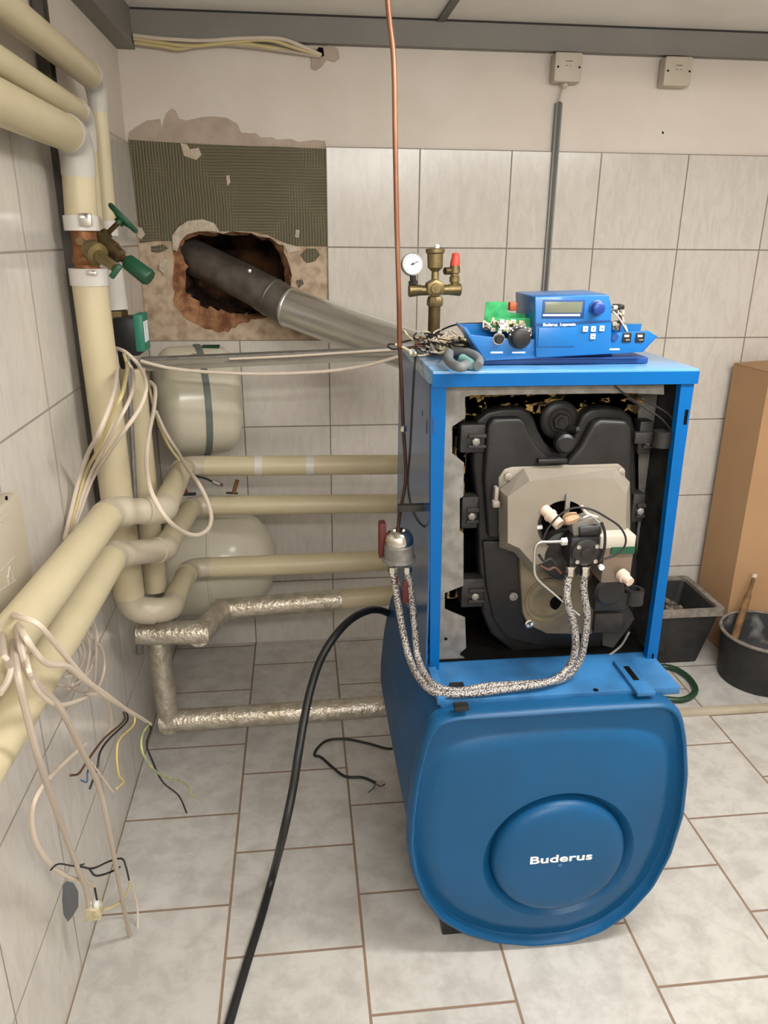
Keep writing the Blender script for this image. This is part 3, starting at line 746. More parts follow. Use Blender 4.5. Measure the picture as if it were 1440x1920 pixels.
boxes('top_panel', [((XL-.004, YB-.002, ZT-.004), (XRr+.003, -1.16, ZT)), ((XL-.004, YB-.002, ZT-.032), (XRr+.003, YB+.002, ZT-.003)), ((XL-.004, YB, ZT-.032), (XL-.001, -1.16, ZT-.002)), ((XRr, YB, ZT-.032), (XRr+.003, -1.16, ZT-.002))], M['blue_top'], bo, .0012)
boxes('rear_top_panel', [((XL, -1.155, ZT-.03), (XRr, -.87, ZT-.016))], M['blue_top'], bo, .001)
# lintel and posts painted strong blue (the front faces)
boxes('lintel', [((XL-.0045, YB-.0045, ZT-.031), (XRr+.0035, YB-.0015, ZT-.0045))], M['blue'], bo)
po = prism('front_post', ys([(808.5,723),(837,723),(830,960),(823,1263),(806,1263)], YB), (0, .02, 0), M['blue'], bo)
box('catch_slot', at(802, 868, y=YB-.0005)-Vector((-.0105, .0005, .0)), at(808, 778, y=YB-.0005)+Vector((.016, .002, 0)), M['console_dark'], po) if False else None
q0 = at(811, 812, y=YB); q1 = at(817, 782, y=YB); box('catch_slot', (q0.x, YB-.001, q0.z), (q1.x, YB+.001, q1.z), M['console_dark'], po)
q0 = at(806, 1258, y=YB); q1 = at(811, 1240, y=YB); box('catch_slot', (q0.x, YB-.001, q0.z), (q1.x, YB+.001, q1.z), M['console_dark'], po)
po2 = prism('front_post', ys([(1278,715),(1302,713),(1294,766),(1262,1010),(1229,1258),(1209,1262),(1240,1040),(1262,850)], YB), (0, .02, 0), M['blue'], bo)
q0 = at(1281, 796, y=YB); q1 = at(1291, 768, y=YB); box('catch_slot', (q0.x, YB-.001, q0.z), (q1.x, YB+.001, q1.z), M['soot_hollow'], po2)
q0 = at(1219, 1252, y=YB); q1 = at(1226, 1226, y=YB); box('catch_slot', (q0.x, YB-.001, q0.z), (q1.x, YB+.001, q1.z), M['soot_hollow'], po2)
# galvanised inner sheets
gp = prism('inner_sheet', ys([(835,726),(882,726),(882,742),(872,744),(872,784),(848,800),(848,850),(870,868),(869,930),(862,935),(862,995),(869,1000),(869,1098),(834,1112),(834,1142),(872,1158),(874,1215),(862,1225),(872,1235),(872,1256),(821,1263)], YB+.035), (0, .003, 0), M['galv'], bo)
for px, py in ((836, 1198), (866, 1227)):
    p = at(px, py, y=YB+.0345); cyl('hole', p, p+Vector((0, .001, 0)), .004, M['soot_hollow'], gp, 12)
prism('inner_sheet', ys([(882,726),(1245,722),(1245,740),(1180,737),(882,741)], YB+.035), (0, .003, 0), M['galv'], bo)
prism('inner_sheet', [Vector((min(p.x, XRr-.012), p.y, max(p.z, ZB+.006))) for p in ys([(1196,738),(1258,738),(1250,900),(1232,1080),(1215,1262),(1150,1262),(1160,1200),(1190,1100),(1198,960)], YB+.14)], (0, .003, 0), M['galv'], bo)
box('combustion_block', (XL+.05, -1.20, ZB+.001), (XRr-.045, -.90, ZT-.06), M['soot_hollow'], bo)
box('floor_pan', (XL+.006, YB+.03, ZB+.0005), (XRr-.006, -.88, ZB+.004), M['soot_hollow'], bo)
# wool at the top and left of the block
bm = bmesh.new()
for k in range(70):
    x = random.uniform(XL+.055, XRr-.07); z = at(1000, 752, y=YB+.10).z + random.uniform(-.02, .016)
    add_box(bm, (x-.02, -1.335, z-.009), (x+.02, -1.30+random.uniform(0, .02), z+.009), 0, Matrix.Translation((x, -1.32, z)) @ Matrix.Rotation(random.uniform(-.5, .5), 4, 'Y') @ Matrix.Translation((-x, 1.32, -z)))
for k in range(26):
    z = random.uniform(.86, 1.33); x = at(862, 900, y=YB+.09).x + random.uniform(-.012, .006)
    add_box(bm, (x-.01, -1.34, z-.02), (x+.01, -1.32, z+.02))
o = link('insulation_wool', bm, M['wool'], bo)

# cast iron door
YDr = YB+.062
dp = [(886,805),(896,786),(914,772),(940,766),(978,765),(994,772),(1003,786),(1010,808),(1022,830),(1036,845),(1050,848),(1064,840),(1076,820),(1084,796),(1094,776),(1110,766),(1136,764),(1168,768),(1186,782),(1192,806),(1194,900),(1196,1000),(1196,1120),(1186,1180),(1150,1216),(1090,1234),(1020,1236),(960,1222),(920,1190),(904,1150),(898,1060),(896,980),(892,920),(886,870)]
door = prism('cast_door', ys(dp, YDr), (0, .05, 0), M['iron'], bo, bev=.008, segs=3)
lobeL = [(914,800),(924,785),(975,784),(985,792),(992,812),(1008,838),(1032,862),(1040,885),(1040,1010),(916,1010),(908,900)]
lobeR = [(1186,802),(1178,788),(1128,786),(1112,792),(1102,812),(1088,838),(1066,862),(1058,885),(1058,1010),(1188,1010)]
for lb in (lobeL, lobeR): prism('raised_lobe', ys(lb, YDr-.026), (0, .03, 0), M['iron'], door, bev=.012, segs=4)
low = [(905,1015),(1190,1015),(1188,1120),(1178,1170),(1145,1200),(1080,1214),(1010,1212),(950,1198),(925,1160),(912,1100)]
prism('lower_dish', ys(low, YDr-.010), (0, .014, 0), M['iron'], door, bev=.005)
# port at the top with nut
pc_ = at(1046, 786, y=YDr+.03)
lathe('cleaning_port', pc_, pc_+Vector((0, -1, 0)), [(0, .044), (.012, .044), (.016, .040), (.018, .030), (.018, .028), (.020, .026), (.020, .02)], M['iron'], bo, 40)
nb = lathe('hex_nut', pc_+Vector((0, -.018, 0)), pc_+Vector((0, -1, 0)), [(0, .019), (.009, .019), (.011, .017)], M['iron_rough'], bo, 6)
lathe('stud_end', pc_+Vector((0, -.024, 0)), pc_+Vector((0, -1, 0)), [(0, .010), (.010, .010)], M['iron'], nb, 20)
k0 = at(1047, 822, y=YDr+.02)
lathe('knob', k0, k0+Vector((0, -1, 0)), [(0, .010), (.02, .012), (.03, .022), (.05, .022), (.055, .016)], M['black'], bo, 20)
k0 = at(1068, 806, y=YDr); lathe('pin', k0, k0+Vector((.3, -.8, .2)), [(0, .007), (.03, .007), (.034, .003)], M['iron_rough'], bo, 14)
# handle bar on top of burner plate
boxes('latch_handle', [(at(1006, 868, y=YDr-.03)-Vector((0, .012, 0)), at(1062, 857, y=YDr-.03)+Vector((0, .012, 0)))], M['black'], bo, .004)
# hinge and latch brackets
def bracket_block(x0, y0, x1, y1, y, dep=.04, ear=None):
    a = at(x0, y1, y=y); b = at(x1, y0, y=y)
    o = box('hinge_bracket', (a.x, y, a.z), (b.x, y+dep, b.z), M['iron_rough'], bo, .004)
    c = (a+b)/2; w_ = (b.x-a.x); h_ = (b.z-a.z)
    boxes('rib', [((a.x+w_*.3, y-.008, a.z+h_*.55), (b.x, y+.002, a.z+h_*.68)), ((a.x+w_*.3, y-.008, a.z+h_*.2), (b.x, y+.002, a.z+h_*.3))], M['iron_rough'], o, .001)
    lathe('bolt_head', Vector((c.x+w_*.1, y, a.z+h_*.42)), Vector((c.x+w_*.1, y-1, a.z+h_*.42)), [(0, .009), (.008, .009), (.01, .006)], M['galv'], o, 6)
    return o
bracket_block(862, 796, 912, 850, YB+.045)
bracket_block(864, 932, 898, 992, YB+.045)
bracket_block(864, 1085, 908, 1140, YB+.045)
bracket_block(1194, 790, 1228, 852, YB+.05)
bracket_block(1182, 926, 1212, 980, YB+.05)
def lug(px, py, y, r):
    c = at(px, py, y=y); bm = bmesh.new()
    for (ri, ro) in ((r*.55, r),):
        rings = []
        for rr, z in ((ro, -.035), (ro, .0), (ri, .0), (ri, -.035)):
            rings.append([bm.verts.new((c.x+math.cos(2*PI*k/24)*rr, c.y+math.sin(2*PI*k/24)*rr, c.z+z)) for k in range(24)])
        for a, b in zip(rings, rings[1:]+rings[:1]): 
            for k in range(24): bm.faces.new((a[k], a[(k+1) % 24], b[(k+1) % 24], b[k]))
    o = link('hinge_eye', bm, M['iron_rough'], bo, True)
    add = boxes('eye_arm', [((c.x-.06, c.y-.006+.01, c.z-.03), (c.x-r*.8, c.y+.02, c.z-.004))], M['iron_rough'], o, .003)
lug(1243, 808, YB+.03, .021)
lug(1190, 1104, YB-.01, .022)
for px, py in ((1151, 843), (962, 1117)):
    c = at(px, py, y=YDr-.012); lathe('door_screw', c, c+Vector((0, -1, 0)), [(0, .010), (.006, .010), (.0065, .006), (.004, .005), (.004, .001)], M['galv'], door, 20)
# black oval ports and frame rod in the lower part
prism('lower_right_sheet', ys([(1130,1150),(1180,1140),(1190,1160),(1150,1215),(1130,1210)], YB+.05), (0, .004, 0), M['galv_dark'], bo)
tube('frame_rod', ys([(1180,1185),(1160,1215),(1120,1238),(1060,1246)], YB+.03), .003, M['galv'], bo)
boxes('lower_crossbar', [(at(1110, 1184, y=YB+.03)-Vector((0, .01, 0)), at(1166, 1146, y=YB+.03)+Vector((0, .01, 0)))], M['galv_dark'], bo, .003)
boxes('burner_motor_mount', [(at(1108, 1140, y=YB+.0)-Vector((0, .02, 0)), at(1175, 1106, y=YB+.0)+Vector((0, .02, 0)))], M['black'], bo, .004)
tube('sensor_lead', ys([(1146,718),(1175,742),(1210,765),(1240,785),(1258,806)], YB+.02), .002, M['wire_black'], bo)
tube('sensor_lead', ys([(1200,748),(1230,762),(1255,778),(1266,796)], YB+.025), .002, M['wire_black'], bo)

# ------------------------------------------------------------------ burner (bolted to the door)
YF1 = YB+.035
fl_ = prism('burner_flange', ys([(972,1030),(980,1150),(990,1172),(1025,1189),(1110,1190),(1135,1150),(1135,1030),(1090,1000),(1000,1000)], YF1), (0, .02, 0), M['burner_old'], bo, bev=.004)
c = at(1028, 1125, y=YF1)
lathe('stamped_ring', c, c+Vector((0, -1, 0)), [(0, .058), (.003, .056), (.003, .050), (.001, .048), (.004, .040), (.004, .034), (.001, .030), (.001, .001)], M['burner_old'], fl_, 40)
c = at(992, 1168, y=YF1); lathe('flange_screw', c, c+Vector((0, -1, 0)), [(0, .011), (.005, .011), (.006, .007), (.003, .005), (.003, .001)], M['chrome'], fl_, 20)
c = at(1045, 1130, y=YF1-.001); cyl('air_slot', c, c+Vector((0, -.002, 0)), .018, M['soot_hollow'], fl_, 20)
YC = YB+.005
back = prism('burner_plate', ys([(935,896),(946,880),(960,876),(1160,870),(1172,880),(1174,905),(1177,1000),(1100,1020),(960,1022),(936,1004)], YC+.028), (0, .012, 0), M['burner'], bo, bev=.003)
YCF = YC-.026
hole = circ(at(1054, 984, y=YCF), .056, 32)
fr_ = ys([(952,932),(993,902),(1149,895),(1175,926),(1173,1000),(1150,1028),(1090,1034),(1002,1060),(988,1044),(974,1028),(952,1018)], YCF)
ba_ = ys([(936,918),(982,878),(1156,878),(1181,904),(1182,1006),(1152,1040),(1090,1046),(998,1074),(978,1052),(964,1036),(936,1026)], YC+.02)
bm = bmesh.new(); A = [bm.verts.new(p) for p in fr_]; B = [bm.verts.new(p) for p in ba_]; H = [bm.verts.new(p) for p in hole]; H2 = [bm.verts.new(p+Vector((0, .05, 0))) for p in hole]
es = [bm.edges.new((A[k], A[(k+1) % len(A)])) for k in range(len(A))]+[bm.edges.new((H[k], H[(k+1) % len(H)])) for k in range(len(H))]
bmesh.ops.triangle_fill(bm, edges=es, use_beauty=True); ring_bm(bm, A, B); ring_bm(bm, H, H2)
cover = link('burner_cover', bm, M['burner'], bo)
for px, py in ((952, 893), (1163, 884)):
    c = at(px, py, y=YC+.02); lathe('corner_screw', c, c+Vector((0, -1, 0)), [(0, .009), (.006, .009), (.008, .006)], M['burner'], back, 16)
boxes('side_latch', [(at(924, 950, y=YC+.01)-Vector((0, .01, 0)), at(934, 912, y=YC+.01)+Vector((0, .01, 0))), (at(922, 950, y=YC+.0)-Vector((0, .01, 0)), at(936, 938, y=YC+.0)+Vector((0, .01, 0)))], M['burner'], back, .003)
c = at(1060, 982, y=YC+.012); cyl('fan_cavity', c, c+Vector((0, -.002, 0)), .056, M['soot_hollow'], bo, 36)
boxes('slotted_strap', [(at(1056, 985, y=YC-.032)-Vector((0, .003, 0)), at(1070, 926, y=YC-.032)+Vector((0, .004, 0)))], M['galv'], bo, .001)
# motor / fan housing
c = at(1052, 1032, y=YC+.01)
lathe('fan_housing', c, c+Vector((0, -1, 0)), [(0, .058), (.03, .058), (.036, .05), (.036, .001)], M['iron_rough'], bo, 36)
c0 = at(1018, 952, y=YC-.02); c1 = at(1050, 985, y=YC-.06)
lathe('capacitor', c0, c1, [(0, .008), (.004, .0125), (.02, .0125), (.021, .015), (.028, .015), (.029, .0125), ((c1-c0).length, .0125)], M['pinkish'], bo, 24)
c0 = at(1000, 990, y=YC-.02); c1 = at(1016, 988, y=YC-.02); cyl('terminal', c0, c1, .005, M['white_print'], bo, 12)
# pump block
YP = YC-.085
pump = box('oil_pump', at(1066, 1062, y=YP), at(1128, 1006, y=YP)+Vector((0, .05, 0)), M['black'], bo, .008)
c = at(1097, 1034, y=YP); lathe('pump_cover', c+Vector((0, .002, 0)), c+Vector((0, -1, 0)), [(0, .030), (.008, .030), (.010, .026), (.010, .012), (.014, .012), (.015, .001)], M['iron_rough'], pump, 28)
for ddx, ddz in ((-.02, .016), (.02, .016), (-.02, -.018), (.02, -.018)):
    q = c+Vector((ddx, -.008, ddz)); lathe('pump_bolt', q, q+Vector((0, -1, 0)), [(0, .005), (.006, .005), (.0065, .003)], M['chrome'], pump, 6)
c0 = at(1082, 996, y=YP+.02); c1 = at(1122, 990, y=YP+.02)
cyl('solenoid_coil', c0, c1, .018, M['black'], bo, 28, .002)
prism('solenoid_housing', ys([(1072,982),(1120,968),(1130,976),(1130,1000),(1118,1006),(1076,1008)], YP+.01), (0, .04, 0), M['galv'], bo, bev=.002)
c0 = at(1058, 975, y=YP); c1 = at(1082, 968, y=YP)
lathe('copper_fitting', c0, c1, [(0, .010), (.006, .013), (.018, .013), ((c1-c0).length, .010)], M['tan'], bo, 8)
c0 = at(1050, 1016, y=YP-.0); c1 = at(1064, 1014, y=YP-.0)
lathe('pipe_nut', c0, c1, [(0, .006), (.003, .009), (.014, .009), (.016, .006)], M['chrome'], pump, 6)
tube('steel_oil_line', ys([(1062,1015),(1030,1016),(1012,1017),(1004,1026),(1002,1050),(1003,1075),(1012,1090),(1040,1114),(1070,1140),(1086,1153)], YP-.004), .0032, M['chrome'], bo, 10)
for i, px in enumerate((1070, 1097)):
    c0 = at(px, 1060, y=YP-.004); c1 = at(px-1, 1078, y=YP-.004)
    lathe('hose_nipple', c0, c1, [(0, .012), (.006, .012), (.007, .010), (.016, .010), ((c1-c0).length, .011)], M['chrome'], pump, 6)
# control box of the burner
YR = YC-.06
cb_ = box('ignition_control', at(1126, 1094, y=YR), at(1192, 1008, y=YR)+Vector((0, .09, 0)), M['ctrl_low'], bo, .004)
box('control_lid', at(1124, 1030, y=YR-.002), at(1194, 1004, y=YR-.002)+Vector((0, .09, 0)), M['ctrl'], cb_, .003)
q0 = at(1144, 1038, y=YR); q1 = at(1190, 1024, y=YR); box('green_label', (q0.x, YR-.004, q0.z), (q1.x, YR+.001, q1.z), M['green'], cb_)
c0 = at(1162, 1074, y=YR-.002); c1 = at(1182, 1092, y=YR-.035)
lathe('rubber_cap', c0, c1, [(0, .008), (.004, .014), (.018, .014), (.02, .011), ((c1-c0).length, .010)], M['pinkish'], bo, 20)
c0 = at(1126, 1062, y=YP-.005); cyl('terminal', c0, c0+Vector((0, -.008, 0)), .006, M['white_print'], bo, 12)
c = at(1130, 1095, y=YC+.0)
lathe('motor', c, c+Vector((0, -1, 0)), [(0, .035), (.04, .035), (.046, .028), (.046, .001)], M['black'], bo, 32)
tube('ignition_cable', ys([(1018,1012),(1028,990),(1050,965),(1078,952),(1110,956),(1140,972),(1162,988),(1173,1008),(1170,1026),(1155,1040),(1134,1048)], YP-.012), .0022, M['wire_black'], bo, 8)
tube('ignition_cable', ys([(1128,980),(1134,1000),(1133,1030),(1125,1052)], YP-.01), .0032, M['wire_black'], bo, 8)
for pts, mk in (([(1010,1040),(1020,1052),(1032,1048),(1045,1060)], 'wire_black'), ([(1012,1060),(1028,1068),(1040,1064),(1052,1075)], 'wire_brown'), ([(1090,948),(1100,962),(1120,970)], 'cable_white'), ([(1076,962),(1090,970),(1108,966),(1124,978)], 'chrome')):
    tube('small_wire', ys(pts, YP+.004), .003, M[mk], bo, 8)

# ------------------------------------------------------------------ oil hoses and filter
flt = thing('oil_filter', tuple(at(748, 1060, y=-1.36)), 'silver oil filter cup with dark red bracket hanging at the left side of the boiler', 'filter')
c = at(748, 1000, y=-1.36); c.x = min(c.x, .79)
def zp(py): return at(748, py-14, y=-1.36).z
cx, cy = at(748, 1020, y=-1.36).x, -1.36
lathe('filter_cup', (cx, cy, zp(1058)), (cx, cy, 3), [(-.006, .028), (.0, .034), (.03, .034), (.033, .031)], M['galv'], flt, 36)
lathe('chrome_dome', (cx, cy, zp(1058)+.033), (cx, cy, 3), [(0, .031), (.004, .033), (.012, .033), (.022, .030), (.03, .024), (.033, .019), (.033, .014), (.026, .012), (.026, .001)], M['chrome'], flt, 36)
lathe('clamp_ring', (cx, cy, zp(1058)-.008), (cx, cy, 3), [(0, .033), (.002, .040), (.007, .040), (.009, .033)], M['galv'], flt, 36)
q0 = at(709, 1040, y=cy+.03); q1 = at(722, 975, y=cy+.03); box('bracket', (q0.x, cy+.005, q0.z), (q1.x, cy+.035, q1.z), M['dark_red'], flt, .003)
boxes('support_arm', [((cx, cy+.02, zp(980)), (.832, cy+.035, zp(968)))], M['galv_dark'], flt)
box('valve_lever', at(754, 1130, y=cy-.005)-Vector((0, .004, 0)), at(769, 1088, y=cy-.005)+Vector((0, .004, 0)), M['dark_red'], flt, .003)
box('valve_lever', at(738, 1112, y=cy-.005)-Vector((0, .004, 0)), at(746, 1080, y=cy-.005)+Vector((0, .004, 0)), M['dark_red'], flt, .003)
for px in (736, 764):
    lathe('outlet_nut', at(px, 1062, y=cy), at(px, 1080, y=cy), [(0, .011), (.014, .011), (.016, .008), (.022, .008)], M['chrome'], flt, 6)
for i, (lb, pts) in enumerate((('left one of two braided steel hoses leaving the oil filter', [(738,1078,-1.36),(746,1130,-1.365),(757,1190,-1.38),(768,1235,-1.42),(785,1270,-1.48),(812,1297,-1.53),(850,1306,-1.55),(900,1303,-1.55),(950,1292,-1.545),(1010,1283,-1.54),(1045,1272,-1.53),(1070,1245,-1.52),(1079,1210,-1.52),(1075,1170,-1.52),(1064,1130,-1.52),(1064,1095,-1.515),(1070,1070,-1.51)]),
                              ('right one of two braided steel hoses leaving the oil filter', [(765,1076,-1.36),(772,1120,-1.365),(778,1180,-1.38),(783,1230,-1.42),(797,1265,-1.48),(820,1288,-1.525),(860,1296,-1.54),(910,1287,-1.535),(960,1284,-1.53),(1020,1284,-1.525),(1060,1270,-1.515),(1086,1240,-1.51),(1096,1200,-1.51),(1100,1150,-1.51),(1094,1110,-1.51),(1095,1072,-1.51)]))):
    P = [at(x, y_, y=yy) for x, y_, yy in pts]
    for p in P:
        p.z = max(p.z, ZD+.011) if p.y < -1.43 and p.x > .85 else p.z
    cable(lb, P, .0085, M['braid'], None, 'hose', 'braided_hose', 8, 14)
# oil line from the ceiling and thin black cable beside it
cp = thing('copper_oil_pipe', tuple(at(742, 640, y=-1.32)), 'thin bare copper pipe hanging from the ceiling down to the oil filter', 'pipe')
PY = -1.32
P = [at(x, y_, y=PY) for x, y_ in ((726, -20), (738, 110), (741, 260), (744, 420), (748, 560), (749, 650))]
P[0] = at(726, -20, y=PY); P.insert(0, Vector((P[0].x-.01, PY, ZC)))
tube('upper_tube', P, .0052, M['copper_pipe'], cp)
P = [at(x, y_, y=PY) for x, y_ in ((749, 648), (753, 720), (756, 800), (760, 860), (760, 905), (752, 950), (744, 985))]
P[-1] = Vector((cx-.004, cy, zp(1058)+.06))
tube('lower_tube', P, .0040, M['brown_tube'], cp)
a = at(756, 798, y=PY); lathe('coupling', a, a-Vector((0, 0, 1)), [(0, .006), (.002, .008), (.012, .008), (.014, .006)], M['chrome'], cp, 8)
cable('thin dark cable hanging beside the copper pipe along the boiler side', [(782,648,'y',-1.2),(777,690,'y',-1.25),(773,760,'y',-1.28),(769,840,'y',-1.3),(765,900,'y',-1.3),(770,945,'y',-1.33),(785,978,'y',-1.35),(803,992,'y',-1.37)], .0026, M['wire_black'])
# ------------------------------------------------------------------ control panel lying on the boiler
ct = thing('boiler_control_panel', tuple(at(1060, 680, z=ZT)), 'opened blue control panel with display and bare circuit boards lying on the boiler top', 'control panel')
YK = -1.36
def bx(name, x0, y0, x1, y1, yf, dep, m, par=None, bev=.002):
    a = at(x0, y1, y=yf); b = at(x1, y0, y=yf)
    return box(name, (a.x, yf, a.z), (b.x, yf+dep, b.z), m, par, bev)
a0 = at(893, 684, y=YK); a1 = at(1216, 672, y=YK)
box('mounting_base', (a0.x, YK+.0, ZT+.001), (a1.x, YK+.15, ZT+.014), M['console_dark'], ct, .002)
box('support_block', (at(905, 680, y=YK).x, YK+.01, ZT+.012), (at(1150, 680, y=YK).x, YK+.12, ZT+.034), M['console_dark'], ct, .002)
tray_z0 = at(1000, 676, y=YK-.012).z
# tray with sloped ends
ft = ys([(868,614),(874,614),(884,628),(940,634),(1000,636),(1142,634),(1160,624),(1216,620),(1231,630),(1203,660),(1140,664),(1005,672),(908,677)], YK-.012)
tray = prism('tray_front', ft, (0, .006, 0), M['console'], ct, bev=.001)
bf = [p+Vector((0, .075, .004)) for p in ys([(868,618),(1231,618),(1228,632),(1203,660),(908,672)], YK-.012)]
prism('tray_rear', bf, (0, .004, 0), M['console'], ct)
for L_ in (((868,614),(908,677)), ((1231,630),(1203,660))):
    p, q = ys(L_, YK-.012)
    bm = bmesh.new(); v = [bm.verts.new(w_) for w_ in (p, q, q+Vector((0, .075, 0)), p+Vector((0, .075, .003)))]
    f = bm.faces.new(v); r = bmesh.ops.extrude_face_region(bm, geom=[f]); 
    for g in r['geom']:
        if isinstance(g, bmesh.types.BMVert): g.co += Vector((.003, 0, 0))
    link('tray_end', bm, M['console'], ct)
box('tray_floor', (ft[-1].x, YK-.008, ft[-1].z+.002), (ft[9].x, YK+.06, ft[-1].z+.005), M['console_dark'], ct)
# display housing
hp = ys([(1003,556),(1142,552),(1147,574),(1147,632),(1143,664),(1005,671)], YK-.022)
hs = prism('display_housing', hp, (0, .15, 0), M['console'], ct, bev=.003)
# dark lip line across the housing front
prism('housing_lip', ys([(1003,607),(1145,600),(1145,603),(1003,611)], YK-.0235), (0, .004, 0), M['console_dark'], hs)
bx('screen_frame', 1016, 562, 1098, 597, YK-.0235, .003, M['console_dark'], hs, .0006)
bx('screen', 1021, 566, 1093, 587, YK-.0245, .002, M['lcd'], hs, .0004)
bx('display_strip', 1018, 589, 1088, 593, YK-.0250, .002, M['white_print'], hs, .0003)
c = at(1118, 577, y=YK-.022)
lathe('blue_dial', c, c+Vector((0, -1, 0)), [(0, .0155), (.004, .0155), (.005, .0135), (.018, .0125), (.020, .010), (.020, .001)], M['knob_blue'], ct, 28)
bx('door_flap', 1008, 614, 1082, 650, YK-.0245, .004, M['console'], hs, .0008)
for px, py in ((1098, 617), (1113, 617), (1129, 616), (1112, 631)):
    bx('push_button', px-5, py-5, px+5, py+5, YK-.026, .004, M['white_print'], hs, .0008)
    q = at(px, py, y=YK-.0262); cyl('button_mark', q, q+Vector((0, .001, 0)), .0018, M['console'], hs, 10)
# lettering on the flap and under the knobs
def text(body, px, py, y, size, m, par, sx=1.0, al='LEFT', off=.0002):
    cu = bpy.data.curves.new('t', 'FONT'); cu.body = body; cu.size = size; cu.extrude = .0002; cu.offset = off; cu.align_x = al; cu.align_y = 'CENTER'
    tmp = bpy.data.objects.new('tmp', cu); COL.objects.link(tmp); bpy.context.view_layer.update()
    me = bpy.data.meshes.new_from_object(tmp.evaluated_get(bpy.context.evaluated_depsgraph_get())); bpy.data.objects.remove(tmp)
    me.transform(Matrix.Translation(at(px, py, y=y)) @ Matrix.Rotation(PI/2, 4, 'X') @ Matrix.Diagonal((sx, 1, 1, 1)))
    me.materials.clear(); me.materials.append(m)
    o = bpy.data.objects.new('lettering', me); COL.objects.link(o); o.parent = par
    o.matrix_parent_inverse = Matrix.Translation(-Vector(par.location)) if par.type == 'EMPTY' else Matrix.Identity(4)
    return o
text('Buderus', 1018, 609, YK-.0262, .0085, M['white_print'], hs, 1.1)
text('Logamatic', 1050, 608.4, YK-.0262, .0075, M['white_print'], hs, 1.1)
for x0, x1, y0 in ((920, 943, 661), (960, 985, 661), (1140, 1162, 655)):
    a = at(x0, y0+1.5, y=YK-.0132); b = at(x1, y0-1.5, y=YK-.0132); box('printed_scale', (a.x, YK-.0134, a.z), (b.x, YK-.011, b.z), M['white_print'], tray)
# knobs
c = at(974, 632, y=YK-.012)
kn = lathe('thermostat_knob', c, c+Vector((0, -1, 0)), [(0, .0245), (.004, .0245), (.006, .0205), (.016, .0195), (.018, .017), (.018, .001)], M['black'], ct, 36)
for k in range(7):
    th = .2+PI*.85*k/6; q = c+Vector((math.cos(th)*.0225, -.0048, math.sin(th)*.0225)); cyl('scale_mark', q, q+Vector((0, -.001, 0)), .0016, M['white_print'], kn, 8)
c = at(935, 635, y=YK-.012)
lathe('reset_button', c, c+Vector((0, -1, 0)), [(0, .0105), (.006, .0105), (.007, .008), (.012, .008), (.012, .001)], M['black'], ct, 24)
lathe('reset_collar', c+Vector((0, .001, 0)), c+Vector((0, -1, 0)), [(0, .0125), (.003, .0125), (.003, .001)], M['chrome'], ct, 24)
c = at(1152, 632, y=YK-.012); lathe('fuse_cap', c, c+Vector((0, -1, 0)), [(0, .0075), (.004, .0075), (.004, .001)], M['console_dark'], ct, 20)
for px in (1176, 1201):
    c = at(px, 633-(px-1176)*.12, y=YK-.012)
    rk = bx('rocker_switch', px-9, 624, px+9, 642, YK-.015, .006, M['black'], ct, .001)
    bx('rocker_mark', px-5, 628, px+4, 632, YK-.0158, .002, M['white_print'], rk, .0003)
    bx('rocker_mark', px-3, 636, px+5, 639, YK-.0158, .002, M['rimdust'], rk, .0003)
# circuit boards and connectors in the tray
b1 = prism('circuit_board', ys([(912,566),(950,566),(952,586),(975,588),(1000,590),(1000,624),(930,622),(908,600)], YK+.05), (0, .003, 0), M['pcb'], ct)
bx('relay', 956, 567, 970, 583, YK+.046, .02, mat('orange_relay', '#a8552e', .5), b1)
for k in range(16):
    x = random.uniform(915, 995); y_ = random.uniform(594, 620); s = random.uniform(3, 7)
    bx('component', x, y_, x+s, y_+s*.8, YK+.044, .006, random.choice([M['white_print'], M['conn'], M['black'], M['galv']]), b1, .0004)
bx('circuit_board', 912, 596, 1000, 618, YK+.015, .003, M['pcb'], ct, 0)
for k in range(30):
    x = random.uniform(903, 990); y_ = random.uniform(599, 622); s = random.uniform(6, 12)
    bx('plug_connector', x, y_, x+s, y_+s*.8, YK+random.uniform(-.004, .010), .012, random.choice([M['conn'], M['conn'], M['white_print'], M['jbox']]), ct, .001)
for k in range(12):
    x = random.uniform(905, 990); y_ = random.uniform(606, 626)
    P = ys([(x, y_), (x+random.uniform(-8, 8), y_-random.uniform(4, 12)), (x+random.uniform(-16, 16), y_+random.uniform(-4, 4))], YK+random.uniform(-.004, .01))
    tube('board_wire', P, .0016, random.choice([M['cable_white'], M['conn'], M['wire_black']]), ct, 6)
for k in range(14):
    x = random.uniform(1146, 1166); y_ = random.uniform(568, 612)
    bx('plug_connector', x, y_, x+random.uniform(6, 14), y_+random.uniform(5, 10), YK+random.uniform(.0, .05), .014, random.choice([M['white_print'], M['conn'], M['black'], M['jbox'], M['galv']]), ct, .001)
for k in range(8):
    P = ys([(1150+3*k, 580+random.uniform(0, 12)), (1160+random.uniform(0, 12), 596+random.uniform(-5, 5)), (1168+random.uniform(-8, 12), 622)], YK+random.uniform(0, .03))
    tube('board_wire', P, .0016, random.choice([M['dark_red'], M['cable_white'], M['wire_black'], M['wire_brown']]), ct, 6)

